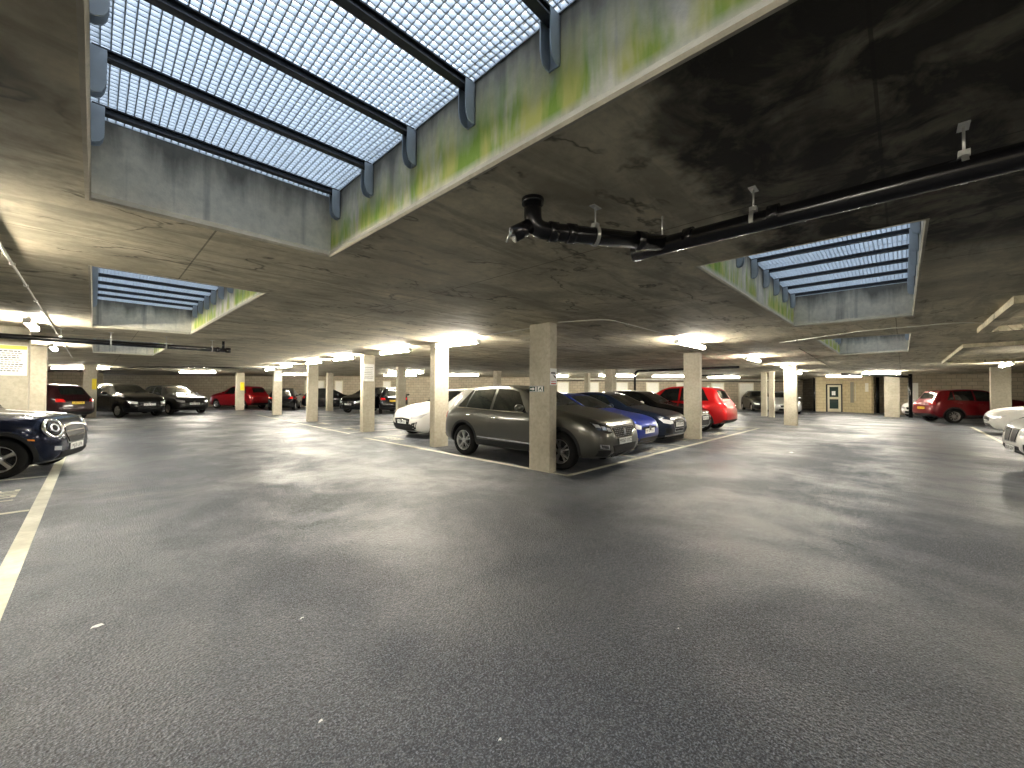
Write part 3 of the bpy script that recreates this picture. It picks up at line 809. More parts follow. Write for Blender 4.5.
    if bonnet is not None:
        bw = W*.80
        P.make('bonnet', 'T', [(X(u_cowl-.08), -bw), (X(.40), -bw*.95), (X(.16), -bw*.72)], [(X(u_cowl-.08), bw), (X(.40), bw*.95), (X(.16), bw*.72)], bonnet, n=14, m=14, off=.004, depth=.006)
    elif detail >= 2:
        bw = W*.78
        P.make('bonnet', 'T', [(X(u_cowl-.08), -bw), (X(.42), -bw*.93), (X(.2), -bw*.70)], [(X(u_cowl-.08), bw), (X(.42), bw*.93), (X(.2), bw*.70)], pmat, n=14, m=14, off=.003, depth=.006)
        for y0 in (-.55, .08):
            wb_ = bmesh.new(); uu = u_cowl+.03
            bm_tube(wb_, [(X(uu), y0, zt(uu)+.01), (X(uu+.10), y0+.25, zt(uu+.10)+.008), (X(uu+.13), y0+.5, zt(uu+.13)-.002)], .008, 6); obj('wiper', wb_, M_BLACK, root)
    # ---- front
    h = sH; zr = {'suv': 0, 'hatch': -.16, 'saloon': -.16, 'mini': -.05}[kind]
    def F(name, lo, hi, mat, mirror=False, parent=None, **kw): return P.make(name, 'F', lo, hi, mat, parent=parent, mirror=mirror, **kw)
    Fo = lambda *pts: [(y, z) for y, z in pts]
    gz = .62+zr      # grille bottom
    if front == 'lion':
        g = F('grille', Fo((-.34, .62), (0, .60), (.34, .62)), Fo((-.48, .82), (0, .835), (.48, .82)), M_CHROME, n=16, m=4, off=.008)[0]
        F('grille_mesh', Fo((-.33, .645), (0, .625), (.33, .645)), Fo((-.445, .815), (0, .825), (.445, .815)), M_BLACK, parent=g, n=16, m=4, off=.014)
        sb = bmesh.new()
        for i in range(-5, 6):
            for z in (.66, .695, .73, .765, .80):
                y = i*.07; pp, nn = P.hit(y, z, 'F'); bm_box(sb, (pp.x, y-.007, z-.005), (pp.x+.022, y+.007, z+.005))
        obj('grille_studs', sb, M_ALLOY, g)['kind'] = 'stuff'
        pp, nn = P.hit(0, .73, 'F'); em = bmesh.new(); prism(em, [(-.035, .67), (.03, .67), (.05, .72), (.035, .78), (-.02, .795), (-.045, .75)], pp.x+.01, pp.x+.032, 'x'); obj('badge', em, M_CHROME, g)
        hl = F('headlight', Fo((.48, .72), (.62, .73), (.78, .80)), Fo((.50, .84), (.64, .88), (.80, .93)), M_LENSD, mirror=True, n=12, m=5, off=.010)
        for i, q in enumerate(hl):
            s_ = 1 if i == 0 else -1
            for (y0, y1, z, hh) in ((.51, .585, .78, .032), (.61, .685, .81, .034), (.705, .775, .85, .030)):
                F('lamp_unit', Fo((s_*y0, z-hh), (s_*y1, z-hh+.01)), Fo((s_*(y0+.01), z+hh), (s_*(y1+.01), z+hh+.012)), M_LENS, parent=q, n=4, m=3, off=.018)
        F('lower_intake', Fo((-.40, .35), (.40, .35)), Fo((-.48, .50), (0, .505), (.48, .50)), M_BLACK, n=14, m=4, off=.010)
        F('skid_plate', Fo((-.46, .27), (0, .26), (.46, .27)), Fo((-.50, .345), (0, .335), (.50, .345)), M_CHROME, n=14, m=2, off=.022)
        F('skid_slot', Fo((-.18, .285), (.18, .285)), Fo((-.20, .325), (.20, .325)), M_BLACK, n=8, m=1, off=.028)
        F('skid_slot', Fo((.24, .29), (.38, .295)), Fo((.25, .325), (.40, .328)), M_BLACK, mirror=True, n=5, m=1, off=.028)
        F('fog_light', Fo((.58, .44), (.76, .46)), Fo((.60, .52), (.77, .54)), M_CHROME, mirror=True, n=8, m=3, off=.012)
        F('fog_recess', Fo((.61, .455), (.735, .47)), Fo((.62, .505), (.75, .525)), M_LENSD, mirror=True, n=8, m=2, off=.018)
        F('bumper_corner', Fo((.52, .30), (.78, .33)), Fo((.54, .42), (.78, .43)), M_DKPL, mirror=True, n=8, m=3, off=.008)
    elif front == 'single':   # one tall framed mouth
        g = F('grille', Fo((-.26, .30+.05), (.26, .35)), Fo((-.38, .56), (-.36, .70), (0, .715), (.36, .70), (.38, .56)), M_CHROME, n=18, m=6, off=.008)[0]
        F('grille_mesh', Fo((-.225, .375), (.225, .375)), Fo((-.345, .56), (-.335, .675), (0, .69), (.335, .675), (.345, .56)), M_BLACK, parent=g, n=18, m=6, off=.013)
        for z in (.44, .49, .64):
            F('grille_bar', Fo((-.28, z), (.28, z)), Fo((-.28, z+.008), (.28, z+.008)), M_ALLOY, parent=g, n=8, m=1, off=.017)
        pp, nn = P.hit(0, .62, 'F')
        for i in range(4):
            rb = bmesh.new(); c = (pp.x+.028, (i-1.5)*.042, .62)
            bm_lathe(rb, [(.027, -.004), (.027, .004), (.020, .004), (.020, -.004)], axis='x', n=16, center=c, closed=True); obj('badge', rb, M_CHROME, g)
        hl = F('headlight', Fo((.44, .60), (.60, .585), (.76, .62)), Fo((.44, .665), (.62, .70), (.80, .73)), M_LENS, mirror=True, n=12, m=4, off=.010)
        for q in hl: pass
        F('lower_intake', Fo((.40, .30), (.70, .34)), Fo((.44, .46), (.74, .48)), M_BLACK, mirror=True, n=8, m=3, off=.008)
        F('bumper_blade', Fo((-.66, .235), (.66, .235)), Fo((-.68, .265), (.68, .265)), M_ALLOY, n=14, m=1, off=.015)
    elif front == 'frame':    # black car with a bright hexagon frame
        g = F('grille', Fo((-.34, .35), (.34, .35)), Fo((-.46, .56), (-.40, .73), (0, .745), (.40, .73), (.46, .56)), M_CHROME, n=18, m=6, off=.012)[0]
        F('grille_mesh', Fo((-.29, .385), (.29, .385)), Fo((-.41, .56), (-.36, .70), (0, .715), (.36, .70), (.41, .56)), M_BLACK, parent=g, n=18, m=6, off=.018)
        F('headlight', Fo((.50, .62), (.66, .62), (.80, .66)), Fo((.50, .69), (.66, .72), (.82, .76)), M_LENS, mirror=True, n=12, m=4, off=.010)
    elif front == 'mini':
        g = F('grille', Fo((-.32, .50), (0, .49), (.32, .50)), Fo((-.43, .68), (-.41, .83), (0, .86), (.41, .83), (.43, .68)), M_CHROME, n=18, m=6, off=.010)[0]
        F('grille_mesh', Fo((-.285, .525), (0, .515), (.285, .525)), Fo((-.39, .68), (-.37, .80), (0, .825), (.37, .80), (.39, .68)), M_BLACK, parent=g, n=18, m=6, off=.016)
        for z in (.62, .71): F('grille_bar', Fo((-.35, z), (.35, z)), Fo((-.35, z+.012), (.35, z+.012)), M_CHROME, parent=g, n=10, m=1, off=.022)
        for s_ in (1, -1):
            pp, nn = P.hit(s_*.62, .80, 'F'); t = nn.to_track_quat('Z', 'Y').to_matrix().to_4x4()@Matrix.Diagonal((1.25, 1.25, 1, 1)); t.translation = pp-nn*.02
            lb = bmesh.new(); bm_lathe(lb, [(.098, -.03), (.135, -.03), (.135, .032), (.118, .04), (.098, .026)], axis='z', n=32, closed=True)
            bmesh.ops.transform(lb, matrix=t@Matrix.Diagonal((1.05, 1.05, 1, 1)), verts=lb.verts); q = obj('headlight', lb, M_CHROME, root)
            lb = bmesh.new(); bm_lathe(lb, [(.0, .048), (.05, .046), (.095, .034), (.105, -.02)], axis='z', n=32)
            bmesh.ops.transform(lb, matrix=t, verts=lb.verts); obj('lens', lb, M_LENSD, q)
            lb = bmesh.new(); bm_lathe(lb, [(.045, .055), (.060, .050), (.055, .02), (.03, .02)], axis='z', n=24, closed=True)
            bmesh.ops.transform(lb, matrix=t, verts=lb.verts); obj('lamp_unit', lb, M_LENS, q)
            F('fog_light', Fo((s_*.56, .41), (s_*.66, .42)), Fo((s_*.56, .48), (s_*.66, .49)), M_LENS, n=6, m=3, off=.014)
            P.make('bonnet_stripe', 'T', [(X(.30), s_*.30), (X(u_cowl-.1), s_*.34)], [(X(.30), s_*.40), (X(u_cowl-.1), s_*.44)], M_WHITE, n=14, m=2, off=.006, depth=.006)
            F('indicator', Fo((s_*.80, .60), (s_*.82, .61)), Fo((s_*.80, .625), (s_*.82, .64)), M_AMBER, n=3, m=1, off=.012)
        F('lower_intake', Fo((-.55, .26), (.55, .26)), Fo((-.50, .38), (.50, .38)), M_BLACK, n=14, m=3, off=.010)
    elif front == 'kidney':
        for s_ in (1, -1):
            g = F('grille', Fo((s_*.02, .52), (s_*.34, .52)), Fo((s_*.02, .80), (s_*.40, .80)), M_CHROME, n=10, m=5, off=.012)[0]
            F('grille_mesh', Fo((s_*.045, .545), (s_*.315, .545)), Fo((s_*.045, .775), (s_*.365, .775)), M_BLACK, parent=g, n=10, m=5, off=.018)
        F('headlight', Fo((.46, .68), (.64, .68), (.82, .72)), Fo((.46, .80), (.64, .82), (.84, .84)), M_LENS, mirror=True, n=12, m=4, off=.010)
        F('lower_intake', Fo((-.55, .30), (.55, .30)), Fo((-.45, .46), (.45, .46)), M_BLACK, n=14, m=3, off=.010)
        F('bumper_corner', Fo((.60, .32), (.82, .36)), Fo((.62, .52), (.84, .54)), M_DKPL, mirror=True, n=8, m=3, off=.008)
    elif front == 'blue':
        F('grille', Fo((-.36, .58), (.36, .58)), Fo((-.40, .63), (0, .645), (.40, .63)), M_BLACK, n=12, m=2, off=.008)
        pp, nn = P.hit(0, .60, 'F'); eb = bmesh.new(); bm_lathe(eb, [(.062, 0), (.062, .02), (.05, .024)], axis='x', n=20, center=(pp.x+.012, 0, .605)); obj('badge', eb, M_CHROME, root)
        F('headlight', Fo((.46, .58), (.60, .60), (.72, .66)), Fo((.45, .67), (.60, .73), (.76, .79)), M_LENS, mirror=True, n=12, m=4, off=.010)
        F('lower_intake', Fo((-.56, .24), (.56, .24)), Fo((-.48, .38), (.48, .38)), M_BLACK, n=14, m=3, off=.008)
        F('bumper_blade', Fo((-.60, .205), (.60, .205)), Fo((-.62, .23), (.62, .23)), M_ALLOY, n=12, m=1, off=.012)
    elif front == 'diamond':
        g = F('grille', Fo((-.40, .43), (.40, .43)), Fo((-.46, .60), (0, .63), (.46, .60)), M_BLACK, n=14, m=4, off=.008)[0]
        F('grille_bar', Fo((-.40, .52), (.40, .52)), Fo((-.40, .54), (.40, .54)), M_CHROME, parent=g, n=10, m=1, off=.015)
        pp, nn = P.hit(0, .53, 'F'); eb = bmesh.new(); bm_lathe(eb, [(.06, 0), (.06, .02), (.048, .024)], axis='x', n=20, center=(pp.x+.01, 0, .53)); obj('badge', eb, M_CHROME, g)
        F('headlight', Fo((.52, .60), (.66, .60), (.80, .64)), Fo((.52, .67), (.68, .71), (.84, .76)), M_LENS, mirror=True, n=12, m=4, off=.010)
        F('lower_intake', Fo((-.62, .24), (.62, .24)), Fo((-.50, .35), (.50, .35)), M_BLACK, n=14, m=3, off=.008)
    else:
        z_ = zr
        F('grille', Fo((-.40, .64+z_), (.40, .64+z_)), Fo((-.46, .78+z_), (0, .80+z_), (.46, .78+z_)), M_BLACK, n=12, m=3, off=.008)
        pp, nn = P.hit(0, .72+z_, 'F'); eb = bmesh.new(); bm_lathe(eb, [(.055, 0), (.055, .02), (.045, .024)], axis='x', n=20, center=(pp.x+.01, 0, .72+z_)); obj('badge', eb, M_CHROME, root)
        F('headlight', Fo((.50, .70+z_), (.66, .70+z_), (.80, .74+z_)), Fo((.50, .79+z_), (.66, .82+z_), (.84, .87+z_)), M_LENS, mirror=True, n=10, m=4, off=.010)
        F('lower_intake', Fo((-.55, .34+z_*.5), (.55, .34+z_*.5)), Fo((-.50, .48+z_*.6), (.50, .48+z_*.6)), M_BLACK, n=12, m=3, off=.008)
    if lower is not None:
        F('bumper', Fo((-.66, .24), (0, .22), (.66, .24)), Fo((-.74, .52), (-.45, .44), (.45, .44), (.74, .52)), lower, n=18, m=5, off=.005)
    # ---- rear
    def B(name, lo, hi, mat, mirror=False, parent=None, **kw): return P.make(name, 'B', lo, hi, mat, parent=parent, mirror=mirror, **kw)
    zt0 = {'suv': .84, 'hatch': .74, 'saloon': .78, 'mini': .78}[kind]*h
    B('tail_light', Fo((.50, zt0), (.80, zt0+.01)), Fo((.56, zt0+.13), (.78, zt0+.16)), M_RED, mirror=True, n=10, m=4, off=.012)
    B('rear_bumper', Fo((-.78, .30), (.78, .30)), Fo((-.78, .46), (.78, .46)), M_DKPL if kind == 'suv' else pmat, n=14, m=4, off=.010)
    # number plates
    def plate(side, txt, mat, z):
        pp, nn = P.hit(0, z, side); s_ = 1 if side == 'F' else -1
        pb = bmesh.new(); x = pp.x+s_*.012; bm_box(pb, (min(x, x+s_*.012), -.26, z-.057), (max(x, x+s_*.012), .26, z+.057)); bm_box(pb, (min(x-s_*.03, x), -.2, z-.03), (max(x-s_*.03, x), .2, z+.03))
        o = obj('number_plate', pb, mat, root); tag(o, 'white front number plate' if side == 'F' else 'yellow rear number plate')
        text('plate_characters', txt, .105, M_INK, o, (x+s_*.0125, 0, z-.002), (PI/2, 0, PI/2*s_))
    if plate_f: plate('F', plate_f[0], M_PLW, plate_f[1])
    if plate_r: plate('B', plate_r[0], M_PLY, plate_r[1])
    return root

GREY = paint('olive_grey', (.085, .085, .075), .75, .30); BLUE = paint('blue', (.01, .025, .20), .5, .3)
NAVY = paint('navy', (.006, .010, .022), .3, .3); BLK = paint('black', (.003, .003, .004), 0, .25)
REDP = paint('red', (.42, .008, .01), .35, .3); DRED = paint('dark_red', (.11, .003, .006), .3, .3)
WHT = paint('white', (.72, .71, .66), 0, .35); MAR = paint('maroon_black', (.012, .003, .004), 0, .3)
SILV = paint('silver', (.45, .46, .44), .6, .35); DGREY = paint('dark_grey', (.022, .022, .021), .3, .3)
MRED = paint('shaded_red', (.22, .006, .01), .3, .3)  # red darkened to carry the shade on this car's unlit side
MININ = paint('mini_blue', (.008, .012, .028), .5, .25)

CARS = [
 dict(a=('suv', 6.96, 6.05, -87, 'suv', GREY, 'large olive-grey SUV parked just behind the nearest concrete pillar'), style='twin', front='lion', plate_f=('MX67 OYZ', .565), plate_r=('MX67 OYZ', .72), cladding=True),
 dict(a=('hatchback', 9.42, 6.6, -88, 'hatch', BLUE, 'bright blue hatchback parked directly beside the grey SUV'), front='blue', plate_f=('MF16 XKC', .54), plate_r=('MF16 XKC', .60)),
 dict(a=('hatchback', 11.85, 6.8, -90, 'hatch', NAVY, 'dark navy hatchback with one tall framed grille, between blue car and pillar'), front='single', plate_f=('YD14 KHE', .56), plate_r=('YD14 KHE', .6), style='ten', sH=1.02),
 dict(a=('hatchback', 14.45, 7.05, -90, 'suv', BLK, 'black car with bright grille frame and white roof, partly behind the pillar'), front='frame', plate_f=('BV19 LNO', .62), plate_r=('BV19 LNO', .7), roof=WHT, sH=.95),
 dict(a=('suv', 17.0, 6.9, 90, 'suv', REDP, 'bright red SUV parked tail-out at the end of the right bay row'), front='plain', cladding=True, sH=1.07),
 dict(a=('hatchback', 9.0, 11.45, 178, 'hatch', WHT, 'small white car with dark lower bumper, nose beside the second pillar'), front='diamond', plate_f=('PE65 TXU', .50), plate_r=('PE65 TXU', .6), sH=1.08, lower=M_DKPL),
 dict(a=('mini_hatchback', -2.09, 11.74, -16, 'mini', MININ, 'dark blue small hatchback with round headlight and chrome grille, at the left edge'), front='mini', style='five', plate_f=('MJ18 UPA', .44), cladding=True, sH=1.05),
 dict(a=('suv', -2.0, 28.6, 134, 'suv', MAR, 'dark maroon SUV seen from behind with a yellow plate, left of the back wall'), plate_r=('LR66 FGE', .86), sH=1.07),
 dict(a=('suv', 1.14, 31.2, -65, 'suv', BLK, 'black SUV facing out beside the pillar with the yellow patch'), front='plain', plate_f=('DK68 BOV', .66), style='five', cladding=True, sH=1.08, scale=1.04),
 dict(a=('suv', 3.5, 33.1, -70, 'suv', DGREY, 'grey SUV with a pale reflecting bonnet, between black SUV and red hatchback'), front='plain', plate_f=('WN17 HSD', .62), style='five', sH=1.04, cladding=True, scale=1.04),
 dict(a=('hatchback', 8.25, 38.7, 118, 'suv', MRED, 'red hatchback seen from behind at the pillar with yellow patch, back left'), sH=1.10, scale=1.02),
 dict(a=('hatchback', 10.3, 34.2, 64, 'hatch', BLK, 'black hatchback seen from behind just right of the pillar with the grey notice'), detail=1, sH=1.15),
 dict(a=('hatchback', 13.4, 33.2, -22, 'hatch', BLK, 'black hatchback behind the plain pillar, nose showing on its right side'), plate_f=('NA64 WRU', .44), detail=1, sH=1.15),
 dict(a=('suv', 13.4, 26.6, 205, 'suv', BLK, 'black SUV deep in the island facing left, white front plate showing'), plate_f=('EY18 MBK', .60), detail=1, sH=1.08, style='five'),
 dict(a=('suv', 14.2, 25.0, 62, 'suv', BLK, 'black SUV with a yellow rear plate right of the notice pillar'), plate_r=('CU63 PNJ', .86), detail=1, sH=1.06),
 dict(a=('hatchback', 11.8, 15.2, 182, 'hatch', BLK, 'dark hatchback whose windscreen shows above the white car bonnet'), plate_f=('RX11 DDF', .44), detail=1),
 dict(a=('hatchback', 38.3, 8.6, 208, 'hatch', DGREY, 'distant dark grey hatchback in front of the white wall door'), plate_f=('GK13 ZEV', .44), detail=1, sH=1.15),
 dict(a=('hatchback', 35.3, 6.42, 200, 'hatch', SILV, 'silver car mostly hidden between the narrow and the broad pillars'), plate_f=('HJ60 LLO', .44), detail=1, sH=1.1),
 dict(a=('hatchback', 37.2, -1.6, 150, 'hatch', WHT, 'small white car beyond the dark red SUV, beside the white-edged pillar'), plate_f=('VO62 JHY', .44), detail=1),
 dict(a=('suv', 31.5, -2.65, -62, 'suv', DRED, 'dark red SUV with its tail to the lane, behind the broad right pillar'), front='plain', plate_r=('YH21 KRB', .74), cladding=True, sH=1.06, style='ten'),
 dict(a=('hatchback', 23.6, -4.4, 92, 'hatch', WHT, 'white low-nosed car behind the closest white car at the right edge'), front='plain', plate_f=('AB70 SUN', .46), sH=1.06),
 dict(a=('suv', 13.1, -3.78, 95, 'suv', WHT, 'closest white car, only its black-grilled nose inside the right edge'), front='kidney', plate_f=('DS19 GXM', .40)),
]
for c_ in CARS:
    a_ = c_.pop('a'); car(*a_, **c_)

# ------------------------------------------------------------------ painted floor marks
def mark(p0, p1, w, label, name='painted_line'):
    p0, p1 = Vector((*p0, 0)), Vector((*p1, 0)); d = (p1-p0).normalized(); n = Vector((-d.y, d.x, 0))*w/2
    bm = bmesh.new(); q = [p0-n, p1-n, p1+n, p0+n]
    lo = [bm.verts.new((v.x, v.y, .0005)) for v in q]; hi = [bm.verts.new((v.x, v.y, .004)) for v in q]
    bm.faces.new(hi)
    for i in range(4): bm.faces.new((lo[i], lo[(i+1)%4], hi[(i+1)%4], hi[i]))
    bm.faces.new(lo[::-1]); return tag(obj(name, bm, M_PAINTLINE), label, 'painted line', 'bay lines painted on the asphalt')
mark((5.78, 4.27), (19.4, 4.32), .10, 'long painted line along the noses of the right bay row')
mark((5.83, 4.22), (5.93, 12.15), .10, 'long painted line beside the grey SUV, left edge of the island')
mark((6.15, 13.7), (6.80, 27.7), .10, 'painted line along the empty bays beyond the notice pillar')
mark((-.45, 3.0), (-.455, 13.3), .125, 'broad painted line running past the left-edge bays')
mark((-5.6, 10.47), (-.52, 10.47), .08, 'thin painted bay divider by the dark blue car at the left edge')
mark((-5.6, 7.67), (-.52, 7.67), .08, 'thin painted bay divider nearest the camera at the left edge')
mark((8, -2.15), (27.3, -2.2), .10, 'painted line along the noses of the cars at the right edge')
for x, t in ((8.62, 'between grey SUV and blue car'), (11.4, 'between blue car and navy car'), (14.0, 'just right of the pillar by the black car'), (16.75, 'between black car and bright red SUV')):
    mark((x, 4.38), (x, 9.4), .08, 'thin painted bay divider '+t)
mark((19.35, 4.38), (19.35, 9.4), .08, 'thin painted bay divider at the far end of the right row')
for y, t in ((12.1, 'beside the small white car'), (14.0, 'first beyond the notice pillar'), (16.45, 'second beyond the notice pillar'), (20.4, 'just past the plain pillar'), (23.6, 'farthest of the empty bays')):
    mark((6.12+.03*(y-12.1)+.1, y), (11.0, y), .08, 'thin painted bay divider '+t)
# worn painted characters at the mouths of the bays (unreadable smears of paint)
def smear(cx, cy, rz, L, W, label, seed):
    rnd = random.Random(seed); bm = bmesh.new()
    x = -L/2
    while x < L/2-.05:
        w = .045; h = W
        bm_box(bm, (x, -h/2, .0005), (x+w, h/2, .0035))
        if rnd.random() < .7: bm_box(bm, (x+w, h/2-.05, .0005), (x+w+.09, h/2, .0035))
        if rnd.random() < .7: bm_box(bm, (x+w, -.025, .0005), (x+w+.08, .025, .0035))
        if rnd.random() < .6: bm_box(bm, (x+w, -h/2, .0005), (x+w+.09, -h/2+.05, .0035))
        if rnd.random() < .5: bm_box(bm, (x+w+.09, -h/2, .0005), (x+w+.13, h/2, .0035))
        x += .24
    o = tag(obj('bay_marking', bm, M_PAINTLINE), label, 'floor marking', 'worn characters painted in the bays'); o.location = (cx, cy, 0); o.rotation_euler = (0, 0, R(rz))
smear(10.15, 4.62, 0, 1.2, .3, 'worn painted characters on the floor before the blue car', 1)
smear(13.1, 4.95, 0, 1.0, .3, 'worn painted characters on the floor left of the second lane pillar', 2)
smear(15.75, 4.8, 0, 1.2, .3, 'worn painted characters on the floor before the black car', 3)
smear(18.5, 4.8, 0, 1.0, .3, 'worn painted characters on the floor behind the bright red SUV', 4)
smear(-.92, 9.0, 90, 1.0, .4, 'worn painted characters in the empty bay at the left edge', 5)
smear(6.5, 11.4, 90, .9, .3, 'worn painted characters on the floor in front of the white car', 6)
smear(6.95, 15.3, 90, 1.1, .3, 'worn painted characters in the first empty bay beyond the notice pillar', 7)
smear(7.2, 18.7, 90, 1.1, .3, 'worn painted characters in the second empty bay beyond the notice pillar', 8)

# litter
def litter(x, y, s_, label, name='leaf', m=None):
    rnd = random.Random(int(x*100+y*10)); bm = bmesh.new(); n = 9
    ring = [Vector((x+math.cos(2*PI*i/n)*s_*(.45+.55*rnd.random()), y+math.sin(2*PI*i/n)*s_*(.25+.5*rnd.random()), .004+.006*rnd.random())) for i in range(n)]
    t_ = [bm.verts.new(v) for v in ring]; c = bm.verts.new((x, y, .012)); b_ = [bm.verts.new(v-Vector((0, 0, .0015))) for v in ring]; cb = bm.verts.new((x, y, .0105))
    for i in range(n):
        j = (i+1) % n; bm.faces.new((c, t_[i], t_[j])); bm.faces.new((cb, b_[j], b_[i])); bm.faces.new((t_[i], b_[i], b_[j], t_[j]))
    tag(obj(name, bm, m or M_WHITE), label, name.replace('_', ' '))
litter(.04, 3.62, .045, 'pale torn leaf lying on the asphalt at the lower left')
litter(.96, 2.81, .016, 'tiny white paper scrap on the asphalt near the picture centre line', 'paper_scrap')
litter(.73, 1.88, .014, 'tiny white scrap on the asphalt below the pale leaf', 'paper_scrap')
litter(1.22, 1.24, .010, 'small white fleck on the asphalt nearest the camera', 'paper_scrap')
litter(2.56, 1.02, .012, 'small white fleck on the asphalt to the lower right', 'paper_scrap')
litter(12.05, 2.0, .10, 'pale scrap lying in the right lane', 'paper_scrap')

# ------------------------------------------------------------------ pipes
ZP = 2.55
def ring_clip(root, p, dirv, r, top=ZC, zc=None):
    """pipe ring, drop rod and ceiling plate"""
    bm = bmesh.new(); d = Vector(dirv).normalized(); n = 20
    u = d.cross(Vector((0, 0, 1))).normalized(); v = Vector((0, 0, 1)); rings = []
    for rr, o_ in ((r+.002, -.012), (r+.009, -.012), (r+.009, .012), (r+.002, .012)):
        rings.append([bm.verts.new(Vector(p)+d*o_+(u*math.cos(2*PI*i/n)+v*math.sin(2*PI*i/n))*rr) for i in range(n)])
    for a, b in zip(rings, rings[1:]+rings[:1]):
        for i in range(n): bm.faces.new((a[i], a[(i+1)%n], b[(i+1)%n], b[i]))
    bm_tube(bm, [(p[0], p[1], p[2]+r), (p[0], p[1], top-.003)], .0055, 8)
    bm_box(bm, (p[0]-.02, p[1]-.02, p[2]+r+.0), (p[0]+.02, p[1]+.02, p[2]+r+.03))
    bm_box(bm, (p[0]-.045, p[1]-.02, top-.006), (p[0]+.045, p[1]+.02, top-.0005))
    return obj('pipe_clip', bm, M_CLIP, root)
def bend(p0, p1, p2, r, n=6):
    p0, p1, p2 = Vector(p0), Vector(p1), Vector(p2); a = p1+(p0-p1).normalized()*r; b = p1+(p2-p1).normalized()*r
    return [a*(1-t)**2+p1*2*t*(1-t)+b*t*t for t in [i/n for i in range(n+1)]]
rp = .058
root = thing('drain_pipe', (2.87, .6, ZP), 0, 'long black drain pipe hung under the soffit at the upper right', 'pipe')
def RL(p): return (p[0]-2.87, p[1]-.6, p[2]-ZP)
E0, E1, J, S1 = (2.00, 1.75, ZC-.005), (2.00, 1.75, ZP), (2.84, 1.22, ZP), (2.87, -8.0, ZP-.03)
bm = bmesh.new(); pts = [E0]+bend(E0, E1, J, .10)+[J]; bm_tube(bm, [RL(p) for p in pts], rp, 20); obj('pipe_branch', bm, M_PIPE, root)
bm = bmesh.new(); bm_tube(bm, [RL(p) for p in [(2.80, 1.45, ZP-.03), (2.84, 1.22, ZP-.01), S1]], rp*1.04, 20); obj('pipe_run', bm, M_PIPE, root)
dv = (Vector(J)-Vector(E1)).normalized()
def collar(pts, r, parent):
    bm = bmesh.new(); bm_tube(bm, pts, r, 20); obj('collar', bm, M_PIPE, parent)
for c, w_ in ((Vector(E1)+dv*.14, .03), (Vector(E1)+dv*.27, .03), (Vector(J)-dv*.2, .035)): collar([RL(c-dv*w_), RL(c+dv*w_)], rp+.008, root)
for y in (1.05, .55, -1.6): collar([RL((2.845, y-.03, ZP)), RL((2.845, y+.03, ZP))], rp+.010, root)
collar([RL((2.0, 1.75, ZC-.001)), RL((2.0, 1.75, ZC-.035))], rp+.016, root)
collar([RL((1.985, 1.76, ZP+.02)), RL((1.89, 1.83, ZP-.045))], .052, root)
bm = bmesh.new(); bm_lathe(bm, [(.036, 0), (.052, 0), (.052, .014), (.036, .014)], axis='x', n=20, closed=True)
q = obj('rodding_cap', bm, M_CLIP, root); q.location = RL((1.882, 1.836, ZP-.049)); q.rotation_euler = (0, R(-25), R(145))
for p, d_ in (((2.38, 1.51, ZP), dv), ((2.845, .66, ZP), (0, 1, 0)), ((2.855, -.22, ZP-.005), (0, 1, 0)), ((2.86, -1.8, ZP-.01), (0, 1, 0)), ((2.86, -4.0, ZP-.02), (0, 1, 0))):
    ring_clip(root, RL(p), d_, rp, ZC-ZP)
for p in ((2.84, 1.24),):
    bm = bmesh.new(); bm_tube(bm, [RL((*p, ZP+.05)), RL((*p, ZC-.001))], .006, 8); obj('hanger_rod', bm, M_CLIP, root)
# left lane pipe
root = thing('drain_pipe', (0, 12.75, ZP-.03), 0, 'black pipe crossing under the soffit above the far left lane', 'pipe')
def RL2(p): return (p[0], p[1]-12.75, p[2]-ZP+.03)
bm = bmesh.new(); bm_tube(bm, [RL2(p) for p in [(-6.5, 12.6, 2.52), (0, 12.75, 2.52), (2.45, 12.8, 2.525)]], .055, 16); obj('pipe_run', bm, M_PIPE, root)
collar([RL2((2.2, 12.8, 2.525)), RL2((2.26, 12.8, 2.525))], .066, root); collar([RL2((2.40, 12.8, 2.525)), RL2((2.5, 12.8, 2.525))], .068, root)
bm = bmesh.new(); bm_tube(bm, [RL2((2.34, 12.78, 2.54)), RL2((2.34, 12.78, ZC-.002))], .03, 12); obj('riser', bm, M_PIPE, root)
for x in (-.5, .25, 1.2, 2.1): ring_clip(root, RL2((x, 12.76, 2.522)), (1, 0, 0), .055, ZC-2.52)
def run(name, pts, r, m, label, cat='pipe', clips=0, parent=None):
    bm = bmesh.new(); full = [Vector(pts[0])]
    for i in range(1, len(pts)-1): full += bend(pts[i-1], pts[i], pts[i+1], min(.25, (Vector(pts[i])-Vector(pts[i-1])).length*.4, (Vector(pts[i+1])-Vector(pts[i])).length*.4))
    full.append(Vector(pts[-1])); bm_tube(bm, full, r, 10)
    if clips:
        for a, b in zip(pts, pts[1:]):
            a, b = Vector(a), Vector(b); L = (b-a).length; k = int(L/clips)
            for i in range(k):
                c = a+(b-a)*((i+.5)/max(1, k)); bm_box(bm, (c.x-.02, c.y-.02, c.z-.014), (c.x+.02, c.y+.02, c.z+r))
    return tag(obj(name, bm, m), label, cat)
M_COND = plain('conduit_white', (.62, .60, .52), .4)
zc_ = ZC-.013
run('conduit', [(-.58, -4, zc_), (-.60, 12, zc_), (-.62, 24.2, zc_)], .012, M_COND, 'thin pale conduit running along the soffit of the left lane', 'conduit', 1.2)
run('conduit', [(5.85, 4.5, zc_), (6.15, 3.66, zc_), (9.0, 3.68, zc_)], .008, M_COND, 'thin pale conduit from the nearest pillar to the right lane lamps', 'conduit', 1.2)
